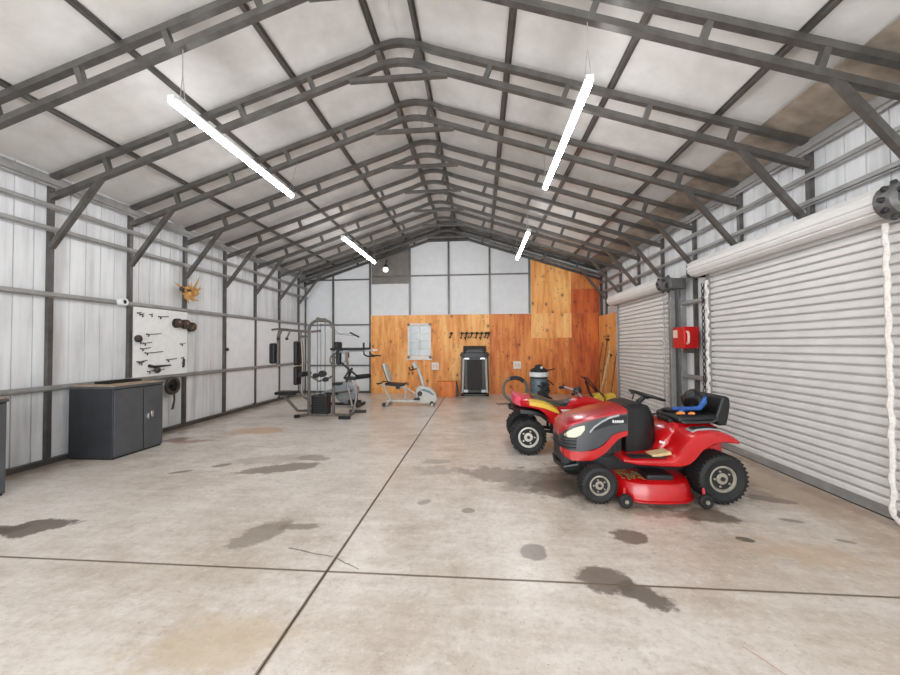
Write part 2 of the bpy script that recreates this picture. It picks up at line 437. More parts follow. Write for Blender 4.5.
# bare corrugated strip left uncovered high on the back wall
pm = MB()
x = -3.40
while x < -2.22:
    x1 = min(x+.2, -2.21)
    zt = lambda q: zc(abs(q-XC))-.18
    pm.prism([(x+.008, 3.44+.02*random.random()), (x1-.008, 3.44+.02*random.random()), (x1-.008, zt(x1)), (x+.008, zt(x))], YB+.024, YB+.038)
    x = x1
pm.prism([(-3.42, 3.44), (-2.2, 3.46), (-2.2, zc(2.2-.967)-.2), (-3.42, zc(3.42-.967)-.2)], YB+.032, YB+.042)
single(pm, 'trim_1', 'patch', 'bare grey corrugated cladding strip high on gable wall above the bulb', 'cladding', kind='structure')
# unseen front wall, its wide opening made to let sky light in
fw = MB()
fw.span((XC-OW-.02, YF-.06, -.05), (-4.9, YF, 3.5)); fw.span((3.0, YF-.06, -.05), (XC+OW+.02, YF, 3.5))
fw.prism([(XC-OW-.02, 3.5), (XC+OW+.02, 3.5), (XC+OW+.02, zc(OW)), (XC, zc(0)), (XC-OW-.02, zc(OW))], YF-.06, YF)
single(fw, 'wall_front', 'white_metal', 'unseen white gable wall with an assumed opening for sky light behind the viewer', 'wall', kind='structure')

# ceiling: white faced insulation billowing slightly between the steel frames
M['ceil'] = None
def mat_ceil():
    t = NT('white_faced_insulation')
    n = t.noise(.9, 5, .6); n2 = t.noise(5, 4, .6)
    f = t.math('ADD', t.math('MULTIPLY', n, .65), t.math('MULTIPLY', n2, .35))
    c = t.ramp(f, (.35, lin((194, 189, 184))), (.5, lin((205, 201, 197))), (.65, lin((216, 213, 210))))
    sx = t.n('ShaderNodeSeparateXYZ'); t.l(t.obj(), sx.inputs[0])
    fr = t.math('FRACT', t.math('ADD', t.math('DIVIDE', t.math('SUBTRACT', sx.outputs[1], 4.337+.6), 1.098), 20.0))
    dd = t.math('ABSOLUTE', t.math('SUBTRACT', fr, .5))
    c = t.mix(t.rng(dd, .004, .010, .35, 0), c, lin((120, 112, 104)))
    t.bump(n2, .2, .02)
    return t.out(c, .42)
M['ceil'] = mat_ceil()
cl = MB()
PUR = [.245, 1.31, 2.48, 3.65]
offs = []
edges = [0, .245, 1.31, 2.48, 3.65, OW+.02]
for a, b in zip(edges[:-1], edges[1:]):
    offs += [a+(b-a)*i/8 for i in range(8)]
offs.append(edges[-1])
yedge = [YF, FY[0]-3*1.098, FY[0]-2*1.098, FY[0]-1.098]+FY+[YB+.06]
ysl = []
for a, b in zip(yedge[:-1], yedge[1:]): ysl += [(a+(b-a)*i/8, a, b) for i in range(8)]
ysl.append((YB+.06, YB, YB+.06))
for sgn in (-1, 1):
    base = len(cl.v)
    for (y, ya, yb_) in ysl:
        ty = (y-ya)/max(yb_-ya, .01)
        for o in offs:
            j = max(i for i in range(len(edges)-1) if edges[i] <= o+1e-9) if o < edges[-1] else len(edges)-2
            to = (o-edges[j])/(edges[j+1]-edges[j])
            bil = .045*(sin(pi*min(max(to, 0), 1))**.6)*(sin(pi*min(max(ty, 0), 1))**.5)
            z = zc(o) if o > .245 else zc(.245)+(.245-o)*.12
            cl.v.append((XC+sgn*o, y, z+bil+.012*noise.noise(Vector((o*2, y*2, sgn)))*abs(sin(pi*to))))
    n = len(offs)
    for i in range(len(ysl)-1):
        for k in range(n-1):
            a = base+i*n+k; cl.f.append((a, a+1, a+n+1, a+n))
single(cl, 'ceiling', 'ceil', 'pitched off-white insulated ceiling between steel frames', 'ceiling', kind='structure', smooth=60)
# roof sheet above keeps the sky out
rf = MB()
for sgn in (-1, 1):
    rf.add([(XC, YF-.1, zc(0)+.10), (XC+sgn*(OW+.15), YF-.1, zc(OW+.15)+.10), (XC+sgn*(OW+.15), YB+.15, zc(OW+.15)+.10), (XC, YB+.15, zc(0)+.10),
            (XC, YF-.1, zc(0)+.13), (XC+sgn*(OW+.15), YF-.1, zc(OW+.15)+.13), (XC+sgn*(OW+.15), YB+.15, zc(OW+.15)+.13), (XC, YB+.15, zc(0)+.13)],
           [(0, 1, 2, 3), (4, 7, 6, 5), (0, 4, 5, 1), (1, 5, 6, 2), (2, 6, 7, 3), (3, 7, 4, 0)])
single(rf, 'trim_2', 'white_metal', 'metal roof sheets above the insulated ceiling', 'roof', kind='structure')
ev = MB()
for a, b in zip(yedge[:-1], yedge[1:]):
    ev.add([(XC+4.12, a, zc(4.12)-.006), (XC+OW, a, zc(OW)-.012), (XC+OW, b, zc(OW)-.012), (XC+4.12, b, zc(4.12)-.006),
            (XC+4.12, a, zc(4.12)+.0), (XC+OW, a, zc(OW)+.0), (XC+OW, b, zc(OW)+.0), (XC+4.12, b, zc(4.12)+.0)],
           [(0, 1, 2, 3), (4, 7, 6, 5), (0, 4, 5, 1), (1, 5, 6, 2), (2, 6, 7, 3), (3, 7, 4, 0)])
single(ev, 'trim_3', 'eave', 'bare brown strip along the right eave', 'eave lining', kind='structure')
for nm, x0, x1, lab in (('baseboard_left', XC-OW+.005, XL, 'steel base rail along foot of left wall'), ('baseboard_right', XC+OW-.005, XR, 'steel base rail along foot of right wall between the roller doors')):
    b = MB()
    if nm == 'baseboard_left': b.span((x0, YF, 0), (x1+.01, YB+.03, .065))
    else:
        b.span((x1, 5.97, 0), (x0, 6.93, .065)); b.span((x1, YF, 0), (x0, 3.05, .065))
    single(b, nm, 'steel_dk', lab, 'base rail', kind='structure')
single(MB().span((XL+.02, YB+.0, 0), (-3.45, YB+.035, .065)), 'baseboard_back', 'steel_dk', 'steel base rail at foot of white part of gable wall', 'base rail', kind='structure')

# ------------------------------------------------------------------ steel frames
TW = .066
def chord(sgn_z, oend):
    zf = zu if sgn_z else zl
    P = []
    r = .42
    for o in (oend, r): P.append((o, zf(o)))
    top = zf(0)-(.02 if sgn_z else .035)
    for i in range(1, 5):
        t_ = i/5; o = r*(1-t_); P.append((o, zf(r)+(top-zf(r))*(1-(1-t_)**1.8)))
    P.append((0, top))
    return P
def tube_chord(mb, P):
    full = [(-o, 0, z) for o, z in P]+[(o, 0, z) for o, z in reversed(P[:-1])]
    out = []
    for i, p in enumerate(full):
        a = Vector(full[max(i-1, 0)]); b = Vector(full[min(i+1, len(full)-1)]); t = (b-a).normalized(); n = Vector((-t.z, 0, t.x))
        out.append([Vector(p)+n*(j*TW/2)+Vector((0, k*TW/2, 0)) for j, k in ((-1, -1), (1, -1), (1, 1), (-1, 1))])
    mb.rings(out); return mb
def make_frame(label):
    t = thing('roof_truss', (XC, 0, 0), label, 'roof truss', group='grey steel roof trusses')
    tube_chord(MB(), chord(1, 4.60)).build('upper_chord', 'steel', t, smooth=20)
    tube_chord(MB(), chord(0, 4.575)).build('lower_chord', 'steel', t, smooth=20)
    sm = []
    for o, do in ((3.83, .06), (2.92, .06), (2.01, .06), (1.11, .06), (.25, .04)):
        for s in (-1, 1):
            mb = MB().bar((s*o, 0, zu(o)-.03), (s*(o-do), 0, zl(o-do)+.03), TW*.9, TW*.9, (1, 0, 0))
            mb.build('strut', 'steel', t)
    MB().bar((-.60, 0, zl(.6)-.035), (.60, 0, zl(.6)-.035), .058, .05).build('collar_tie', 'steel', t)
    for s in (-1, 1):
        MB().bar((s*(4.60-.72), 0, zl(4.6-.75)-.015), (s*4.58, 0, 2.80), .058, .058, (0, 1, 0)).build('knee_brace', 'steel', t)
    return t
ORD = ['first', 'second', 'third', 'fourth', 'fifth', 'sixth', 'seventh', 'eighth']
base_label = 'grey steel roof truss with knee braces, {} from the camera'
fr0 = make_frame(base_label.format('first'))
frames = [fr0]
for k in range(1, 8):
    f_ = copy_tree(fr0); f_['label'] = base_label.format(ORD[k]); frames.append(f_)
frames[-1]['label'] = 'grey steel roof truss with knee braces, last before the gable wall'
pl = MB().span((-4.627, -.027, 0), (-4.573, .027, 3.72))
pr = MB().span((4.573, -.027, 0), (4.627, .027, 3.72))
ps = MB().span((4.573, -.027, 2.84), (4.627, .027, 3.72))
for k, f_ in enumerate(frames):
    y = FY[k]; f_.location.y = y
    pl.build('post', 'steel_dk', f_)
    covered = (3.1 < y < 5.9) or (7.0 < y < 9.5)
    (ps if covered else pr).build('post', 'steel_dk', f_)
# gable end frame
ge = thing('gable_truss', (XC, YB-.06, 0), 'dark steel truss lying flat against the top of gable wall', 'roof truss')
tube_chord(MB(), chord(1, 4.60)).build('upper_chord', 'steel_dk', ge, smooth=20)
tube_chord(MB(), chord(0, 4.575)).build('lower_chord', 'steel_dk', ge, smooth=20)
for s in (-1, 1):
    MB().span((s*4.573, -.03, 0), (s*4.627, .03, 3.72)).build('post', 'steel_dk', ge)
for o in (2.92, 2.01, 1.11):
    for s in (-1, 1):
        MB().bar((s*o, 0, zu(o)-.03), (s*(o-.06), 0, zl(o-.06)+.03), .06, .06, (1, 0, 0)).build('strut', 'steel_dk', ge)
MB().prism([(-.75, zl(.75)), (.75, zl(.75)), (.3, zu(.3)), (0, zu(.1)), (-.3, zu(.3))], -.012, .012).build('gusset_plate', 'steel_dk', ge)

# purlins
PN = ['next to the ridge', 'second from the ridge', 'third from the ridge', 'nearest the eave']
for s, sd in ((-1, 'left'), (1, 'right')):
    for o, pn in zip(PUR, PN):
        mb = MB()
        sl = Vector((s*1, 0, -.3214)).normalized(); nr = Vector((s*.3214, 0, 1)).normalized()
        c0 = Vector((XC+s*o, 0, zu(o)+.035))
        # hat channel: web, two legs and two flanges
        sec = [(-.04, .036), (-.04, .031), (-.019, .031), (-.015, .0), (.015, .0), (.019, .031), (.04, .031), (.04, .036)]
        rg = [[c0+sl*a+nr*b+Vector((0, y, 0)) for a, b in sec] for y in (YF, YB+.03)]
        mb.rings(rg)
        single(mb, 'roof_purlin', 'steel', f'thin steel roof purlin on the {sd} slope, {pn}', 'purlin', 'roof purlins', smooth=20)

# wall girts (hat rails)
def girt_sec(mb, p0, p1, z, inward, h=.05):
    a = Vector(p0); b = Vector(p1); i = Vector(inward)
    sec = [(0, -h*.8), (.003, -h*.8), (.005, -h*.45), (.030, -h*.38), (.030, h*.38), (.005, h*.45), (.003, h*.8), (0, h*.8)]
    mb.rings([[p+i*d+Vector((0, 0, z+e)) for d, e in sec] for p in (a, b)]); return mb
GL = [(3.655, 'eave beam', .095), (3.33, 'rail just under the eave', .045), (3.035, 'upper rail crossing the knee brace feet', .045), (2.18, 'middle rail above the white board', .045), (.97, 'lower rail at cabinet-top height', .045)]
for z, nm, h in GL:
    single(girt_sec(MB(), (XL-.012, YF, 0), (XL-.012, YB+.02, 0), z, (1, 0, 0), h), 'wall_girt', 'steel_lt', f'horizontal grey steel {nm} along the left wall', 'wall rail', 'left wall rails', smooth=15)
for z, nm, h in GL[:3]:
    nm = nm.replace('upper rail crossing the knee brace feet', 'lowest rail over the roller doors')
    single(girt_sec(MB(), (XR+.012, YF, 0), (XR+.012, YB+.02, 0), z, (-1, 0, 0), h), 'wall_girt', 'steel_lt', f'horizontal grey steel {nm} along the right wall', 'wall rail', 'right wall rails', smooth=15)
for z, nm in ((2.21, 'above'), (.93, 'below')):
    single(girt_sec(MB(), (XR+.012, 5.98, 0), (XR+.012, 6.92, 0), z, (-1, 0, 0)), 'wall_girt', 'steel_lt', f'short steel rail between the roller doors, {nm} the red box', 'wall rail', 'short rails between doors', smooth=15)
for y, nm in ((6.0, 'left jamb of the near roller door'), (6.9, 'right jamb of the far roller door')):
    single(MB().span((XR-.02, y-.03, 0), (XC+OW, y+.03, 2.61)), 'door_post', 'steel_lt', f'grey steel post at the {nm}', 'post', 'roller door jamb posts')
single(MB().span((XR-.03, 3.0, 2.62), (XR+.006, 6.86, 2.69)), 'door_header', 'steel_lt', 'grey steel header beam behind the roller door barrels', 'beam')
# gable wall posts and rails
for x, nm in ((-4.67, 'leftmost, beside the exercise machines'), (-3.465, 'at the left edge of the plywood'), (-2.19, 'right of the hanging bulb'), (-.96, 'under the ridge'), (.31, 'first right of the ridge'), (1.515, 'at the tall plywood')):
    z0 = 0 if x < -3 else 2.455
    single(MB().span((x-.03, YB-.005, z0), (x+.03, YB+.035, zl(abs(x-XC))-.02)), 'gable_post', 'steel', f'vertical steel post on the gable wall, {nm}', 'post', 'gable wall posts')
for x0, x1, z, nm in ((XL, -3.46, 3.60, 'upper rail at the left corner of the gable wall'), (XL, -3.46, 2.16, 'middle rail at the left corner of the gable wall'), (XL, -3.46, .87, 'low rail behind the exercise machines on the gable wall'), (-3.43, 1.48, 3.68, 'rail across the white boards high on the gable wall')):
    single(MB().span((x0+.03, YB+.004, z-.022), (x1, YB+.03, z+.022)), 'gable_rail', 'steel', f'horizontal steel {nm}', 'wall rail', 'gable wall rails')

# ------------------------------------------------------------------ plywood
PL = [
 (-3.43, -2.195, 0, 2.44, (228, 174, 108), (208, 138, 74), 'left end sheet behind the exercise bike'),
 (-2.19, -.965, 0, 2.44, (226, 170, 104), (202, 130, 68), 'sheet carrying the white window'),
 (-.96, .285, 0, 2.44, (226, 170, 104), (204, 134, 70), 'sheet behind the treadmill'),
 (.29, 1.545, 0, 2.44, (208, 134, 70), (180, 96, 42), 'darker sheet right of the treadmill'),
 (1.55, 2.755, 0, 1.70, (212, 140, 72), (182, 98, 44), 'sheet behind the quad bike handlebar'),
 (1.55, 2.755, 1.705, 2.44, (230, 178, 112), (214, 146, 82), 'short pale strip sheet below the tall one'),
 (2.76, 3.59, 0, 2.44, (196, 106, 46), (160, 72, 30), 'right corner sheet reaching the floor'),
 (2.76, 3.59, 2.445, 3.17, (186, 88, 36), (156, 66, 26), 'dark orange sheet high in right corner'),
]
for i, (x0, x1, z0, z1, lt, dk, lab) in enumerate(PL):
    mb = MB().span((x0-.001, YB-.014, z0+.0), (x1+.003, YB+.004, z1+.003))
    single(mb, 'plywood_sheet', mat_ply(f'plywood_{i}', lt, dk, i+1.3), f'orange-brown knotty plywood on the gable wall, {lab}', 'plywood sheet', 'plywood sheets on the gable wall')
for i, (x0, x1, z0, lt, dk, lab) in enumerate(((1.56, 2.755, 2.445, (228, 174, 106), (206, 136, 70), 'tall pale sheet rising to the rafter'), (2.76, 3.59, 3.175, (204, 132, 70), (176, 98, 46), 'topmost sheet in right corner under rafter'))):
    mb = MB().prism([(x0, z0), (x1, z0), (x1, zl(x1-XC)-.02), (x0, zl(x0-XC)-.02)], YB-.014, YB+.004)
    single(mb, 'plywood_sheet', mat_ply(f'plywood_t{i}', lt, dk, i+21.7), f'orange-brown knotty plywood on the gable wall, {lab}', 'plywood sheet', 'plywood sheets on the gable wall')
single(MB().span((XR-.035, 9.66, .0), (XR-.015, YB-.03, 2.34)), 'plywood_sheet', mat_ply('plywood_side', (216, 164, 100), (196, 130, 70), 33.1), 'pale plywood sheet on the right wall beside the far roller door', 'plywood sheet')

# ------------------------------------------------------------------ window, outlets, bulb, hooks
wn = thing('window_1', (-1.885, YB-.014, 1.09), 'small white framed window with eight panes on the plywood', 'window', kind='structure')
wf = MB()
W2, H = .37, 1.09
wf.span((-W2, -.035, 0), (-W2+.07, 0, H)); wf.span((W2-.07, -.035, 0), (W2, 0, H)); wf.span((-W2, -.035, H-.07), (W2, 0, H)); wf.span((-W2, -.035, 0), (W2, 0, .08))
wf.span((-.018, -.03, .08), (.018, 0, H-.07))
for k in (1, 2, 3): wf.span((-W2+.07, -.028, .08+k*.235-.014), (W2-.07, 0, .08+k*.235+.014))
wf.build('window_frame', 'frame_white', wn, bevel=.004)
MB().span((-W2-.03, -.06, -.05), (W2+.03, 0, .0)).build('window_sill', 'frame_white', wn, bevel=.004)
for a in (-1, 1):
    for k in range(4):
        MB().span((a*.018, -.012, .08+k*.235+.01), (a*(W2-.07), -.008, .08+(k+1)*.235-.01)).build('pane', 'pane', wn)
def outlet(x, z, lab):
    t = thing('wall_outlet', (x, YB-.014, z), lab, 'outlet', group='outlets on the plywood')
    MB().span((-.115, -.04, -.115), (.115, 0, .115)).build('cover_plate', 'frame_white', t, bevel=.008)
    for a in (-1, 1):
        MB().span((a*.045-.03, -.046, -.05), (a*.045+.03, -.039, .05)).build('socket', 'label', t)
outlet(-1.39, .85, 'square white wall outlet between the exercise bike and treadmill')
outlet(1.12, .88, 'square white wall outlet left of the teal machine')
b = thing('hanging_bulb', (-2.915, YB-.17, 3.86), 'round light bulb hanging before the bare grey cladding', 'light bulb')
MB().sphere((0, 0, 0), .085, 16).build('bulb', 'bulb', b)
MB().lathe([(.02, .16), (.05, .15), (.055, .07), (.04, .065)], n=16).build('lamp_socket', 'black', b)
MB().cyl((0, 0, .15), (0, .14, .34), .012, n=8).path([(0, .14, .34), (0, .2, .34)], .012, 8).build('cord', 'black', b)
hk = thing('hook_rail', (-.33, YB-.033, 1.84), 'row of dark hooks above the treadmill', 'hook rail')
for i, x in enumerate((-.57, -.24, -.10, .06, .22, .36, .50, .58)):
    mb = MB()
    mb.path([(x, -.002, .05), (x, -.05, .04), (x+.01, -.06, -.03), (x-.02, -.05, -.12-.03*(i % 3)), (x-.05, -.03, -.1)], .018, 6)
    mb.sphere((x+.02, -.04, .02), .045, 8, (1, .7, .9))
    mb.build('hook', 'spool' if i % 2 else 'black', hk)
MB().span((-.3, -.012, .0), (.6, 0, .035)).build('rail', 'darkwood', hk)

# ------------------------------------------------------------------ tube lights
def light(x, y0, y1, z, lab):
    t = thing('tube_light', (x, (y0+y1)/2, z), lab, 'tube light', group='hanging tube lights')
    L = (y1-y0)/2
    MB().path([(0, -L+.03, 0), (0, L-.03, 0)], .034, 14).build('lit_tube', 'tube', t)
    MB().span((-.03, -L+.02, .026), (.03, L-.02, .05)).build('housing', 'white_metal', t)
    for s in (-1, 1):
        MB().span((-.034, s*L-.025 if s > 0 else s*L, -.024), (.034, s*L if s > 0 else s*L+.025, .05)).build('end_cap', 'white_metal', t, bevel=.005)
        ya = s*(L-.05); fy = min(FY, key=lambda q: abs(q-(y0+y1)/2-ya)); yt = fy-(y0+y1)/2
        if abs(yt) < L-.04: ya = yt
        top = zl(abs(x-XC))-.036-z
        mb = MB(); kn = Vector((0, ya+(yt-ya)*.5, .045+(top-.045)*.55))
        mb.path([(-.03, ya, .045), kn], .004, 5).path([(.03, ya, .045), kn], .004, 5).path([kn, (0, yt, top)], .005, 5)
        mb.build('hanging_chain', 'chain', t)
light(-2.80, 3.10, 5.30, 3.75, 'long lit tube light at the near left of the ceiling')
light(.95, 3.18, 5.37, 3.75, 'long lit tube light at the near right of the ceiling')
light(-2.84, 7.42, 9.80, 3.75, 'lit tube light far down the left side of the ceiling')
light(.985, 7.39, 9.74, 3.75, 'lit tube light far down the right side of the ceiling')

# ------------------------------------------------------------------ roller doors
XD = 3.474
def roller_door(nm, y0, y1, lab, zb, ho=0):
    t = thing(nm, (XD, y0, 0), lab, 'roller door', kind='structure')
    L = y1-y0
    # curtain: horizontal corrugations as real relief
    prof = []; z = .09; p = .0865
    while z < zb:
        prof += [(-.0, z), (-.008, z+.010), (-.010, z+.035), (-.008, z+p-.028), (0, z+p-.020), (.034, z+p-.018), (.034, z+p-.003)]
        z += p
    mb = MB(); n = len(prof)
    for i, (dx, zz) in enumerate(prof): mb.v += [(dx, .02, zz), (dx, L-.02, zz)]
    for i in range(n-1): mb.f.append((2*i, 2*i+1, 2*i+3, 2*i+2))
    mb.build('curtain', 'door_white', t, smooth=15)
    bb = MB().prism([(-.02, 0.012), (.03, 0.012), (.03, .095), (-.012, .095)], .01, L-.01)
    bb.build('bottom_bar', 'steel_lt', t)
    MB().span((-.016, .01, 0), (.03, L-.01, .013)).build('bottom_seal', 'rubber', t)
    for s, y in ((0, -.0), (1, L)):
        MB().span((-.035, y-.035, 0), (.05, y+.035, zb-.02)).build('guide_rail', 'steel_lt', t, bevel=.004)
    # barrel of rolled sheet: slightly faceted coil
    c = (-.125, zb)
    ring = []
    for k in range(56):
        a = 2*pi*k/56; r = .128+.002*k/56-(.012 if k % 5 == 0 else 0)
        ring.append((c[0]+cos(a)*r, c[1]+sin(a)*r))
    mb = MB().rings([[(a, y, b_) for a, b_ in ring] for y in (-.02+ho, L+.14)])
    mb.build('roller_barrel', 'door_white', t, smooth=20)
    c = (-.15, zb-.03)
    # hoist gearbox at the camera end
    h = MB().lathe([(.05, -.20), (.105, -.20), (.133, -.17), (.14, -.10), (.14, -.05), (.12, -.03), (.06, -.025)], (c[0], ho, c[1]), 'Y', 20)
    hb = h.build('chain_hoist', 'hoist', t, smooth=30)
    g2 = MB()
    for k in range(10):
        a = 2*pi*k/10; g2.cyl((c[0]+cos(a)*.135, ho-.12, c[1]+sin(a)*.135), (c[0]+cos(a)*.165, ho-.12, c[1]+sin(a)*.165), .025, .018, 8)
    g2.cyl((c[0]+.02, ho-.205, c[1]-.03), (c[0]+.02, ho-.24, c[1]-.03), .07, n=14)
    g2.cyl((c[0]-.08, ho-.2, c[1]+.05), (c[0]-.08, ho-.225, c[1]+.05), .028, n=10)
    g2.build('hoist_studs', 'hoist_dk', hb)
    MB().span((c[0]-.02, ho-.34, c[1]-.11), (c[0]+.235, ho-.20, c[1]+.07)).build('bracket_plate', 'hoist', t, bevel=.01)
    MB().span((c[0]-.1, L+.14, c[1]-.1), (c[0]+.25, L+.15, c[1]+.08)).build('end_bracket', 'hoist_dk', t)
    return t, L, zb, c
def chain(mb, pts, r=.012, step=.035):
    P = [Vector(p) for p in pts]; i = 0
    for a, b in zip(P[:-1], P[1:]):
        n = max(2, int((b-a).length/step))
        for k in range(n):
            p = a+(b-a)*k/n; q = a+(b-a)*(k+.8)/n
            o_ = Vector((0, r*.8, 0)) if (i % 2) else Vector((r*.8, 0, 0)); i += 1
            mb.path([p-o_, p+o_, q+o_, q-o_], r*.45, 5, True)
    return mb
d1, L1, z1, c1 = roller_door('door_1', 3.21, 5.88, 'nearer white roller shutter door on the right wall, behind the lawn tractor', 2.66, .085)
# rope-wrapped hand chain at the camera end
pts = []
for i in range(60):
    z = 2.50-2.44*i/59; s_ = i/59
    pts.append((-.07+.004*sin(i*1.3), .16+.005*sin(i*.9)+.03*sin(s_*9)*max(0, s_-.75), z))
pts += [(-.08, .10, .03), (-.09, .02, .014), (-.1, -.08, .014)]
MB().path(pts, [.021+.004*sin(i*2.1) for i in range(len(pts))], 8).build('hand_rope', 'rope', d1)
pts = [(-.075+.01*sin(i*1.9), L1-.06+.012*sin(i*1.1), 2.45-1.75*i/40) for i in range(41)]
MB().path(pts, [.020+.008*sin(i*2.3) for i in range(len(pts))], 8).build('hand_rope', 'rope', d1)
chain(MB(), [(-.07, L1+.05, 2.42), (-.07, L1+.05, .3)], .02, .05).build('tension_chain', 'hoist_dk', d1)
d2, L2, z2, c2 = roller_door('door_2', 7.01, 9.54, 'farther white roller shutter door on the right wall, by the plywood corner', 2.60)
for y in (.0, .14):
    chain(MB(), [(-.07, y, 2.44), (-.07, y, .25)], .018, .045).build('hand_chain', 'chain', d2)
chain(MB(), [(-.07, L2-.03, 2.4), (-.07, L2-.03, .2)], .018, .045).build('hand_chain', 'chain', d2)

# red box between the doors
rb = thing('alarm_box', (3.44, 6.53, 1.60), 'red metal box on the post between the two roller doors', 'box')
MB().span((-.10, -.17, -.18), (.145, .17, .18)).build('box_body', 'redbox', rb, bevel=.015)
MB().span((-.108, .02, .0), (-.099, .15, .13)).build('label_plate', 'label', rb)
MB().path([(-.05, -.172, .10), (-.05, -.215, .08), (-.05, -.225, 0), (-.05, -.215, -.08), (-.05, -.172, -.1)], .018, 8).build('side_handle', 'label', rb)
MB().span((.0, -.04, -.26), (.14, .04, -.18)).build('mounting_lug', 'steel', rb)

# ------------------------------------------------------------------ left wall: board, cabinets, ornaments
pb = thing('pegboard', (XL-.0105, 5.47, .99), 'white tool board with black hooks on left wall above the grey cabinet', 'tool board')
MB().span((0, 0, .012), (.014, 1.09, 1.155)).build('panel', 'pegboard', pb)
rr = random.Random(3)
for (y, z, L) in ((.06, 1.06, .06), (.11, 1.04, .06), (.28, 1.05, .05), (.45, 1.03, .2), (.22, .72, .28), (.08, .60, .06), (.16, .57, .16), (.12, .48, .18), (.2, .41, .34), (.06, .27, .18), (.10, .25, .08), (.62, .28, .22), (.92, .56, .12), (.95, .3, .05), (.97, .2, .06), (.25, .1, .12), (.38, .1, .2)):
    mb = MB().path([(.013, y, z), (.045, y+.01, z-.005), (.05, y+.02, z-.03), (.035, y+.02, z-.04)], .009, 6)
    mb.path([(.022, y, z-.01), (.026, y+L, z+.015)], .0065, 5)
    mb.build('peg_hook', 'black', pb)
mb = MB().path([(.04, .26, .19), (.04, .36, .17), (.03, .7, .18)], [.028, .022, .012], 8); mb.build('black_bar', 'black', pb)
mb = MB().path([(.03, .98, .12), (.035, .99, .28)], .018, 8); mb.build('peg_hook', 'black', pb)
for (y, z, r, lab) in ((5.52, 1.63, .06, 'small dark round knob at the left edge of the tool board'), (5.88, 1.10, .05, 'small dark round knob low on the tool board')):
    o = MB().lathe([(.01, 0), (r*.7, 0), (r, .02), (r, .05), (r*.6, .07), (.01, .075)], (XL+.0055, y, z), 'X', 14)
    single(o, 'hanging_disc', 'spool', lab.replace('knob', 'disc'), 'disc', 'dark discs on the tool board')
for (y, z, r, lab, xx) in ((6.29, 1.925, .088, 'dark brown round spool, leftmost of four on the tool board', .004), (6.47, 1.915, .088, 'dark brown round spool, second from left in the row of four', .004),
                   (6.60, 1.845, .062, 'small reddish brown spool hanging lowest in the row of four', .0), (6.71, 1.88, .085, 'dark brown round spool, rightmost of the row of four', -.07)):
    t = thing('wall_spool', (XL+xx, y, z), lab, 'spool', group='spools beside the tool board')
    MB().lathe([(.01, 0), (r, 0), (r, .03), (r*.55, .03), (r*.55, .055), (r, .058), (r*.95, .075), (r*.3, .08), (.01, .08)], (0, 0, 0), 'X', 16).build('reel', 'spool', t)
    MB().sphere((.08, 0, r*.2), r*.35, 8, (.4, 1, 1)).build('hub', 'darkwood', t)
an = thing('wall_ornament', (XL-.0, 6.53, 2.50), 'small golden brown spiky ornament hung on left wall post', 'ornament')
rr = random.Random(5)
mb = MB()
for k in range(22):
    a = rr.uniform(0, 2*pi); L = rr.uniform(.1, .34); c0 = Vector((.06, rr.uniform(-.1, .1), rr.uniform(-.05, .08)))
    d = Vector((rr.uniform(.0, .35), cos(a), .6*sin(a)+.15)).normalized()
    mb.path([c0, c0+d*L*.6, c0+d*L+Vector((0, 0, .03))], [.022, .018, .003], 6)
mb.build('spikes', 'gold', an)
mb = MB()
for k in range(7): MB().sphere((.07+rr.uniform(-.01, .04), rr.uniform(-.2, .12), rr.uniform(-.1, .08)), rr.uniform(.03, .055), 8).build('pod', 'gold', an)
for q in ((.1, -.22, .05), (.1, -.06, .04)): MB().sphere(q, .042, 8).build('dark_pod', 'spool', an)
st = thing('pipe_stub', (XL+.004, 5.23, 2.19), 'short white pipe stub with dark mouth on left wall rail', 'pipe')
MB().lathe([(.055, 0), (.055, .10), (.032, .10), (.032, .02)], (0, 0, 0), 'X', 16).build('pipe', 'white_metal', st)
MB().lathe([(.001, .085), (.032, .085), (.032, .09), (.001, .09)], (0, 0, 0), 'X', 12).build('opening', 'black', st)
single(MB().sphere((XL+.02, 7.65, 1.43), .035, 10), 'wall_plug', 'black', 'small black round plug on a left wall post right of the tool board', 'plug')
gr = thing('cord_reel', (XL-.0, 6.17, .80), 'dark round reel with a dangling strap beside the grey cabinet', 'reel')
MB().path(arc((.06, 0, 0), .13, 0, 360, 24, 'YZ')[:-1], .03, 8, True).build('reel_ring', 'spool', gr)
MB().lathe([(.001, .02), (.11, .02), (.11, .05), (.04, .06), (.04, .1), (.001, .1)], (0, 0, 0), 'X', 18).build('reel_core', 'black', gr)
MB().path([(.07, .02, -.12), (.07, .03, -.25), (.065, .0, -.40), (.06, -.02, -.42)], [.016, .014, .02, .008], 6).build('strap', 'spool', gr)

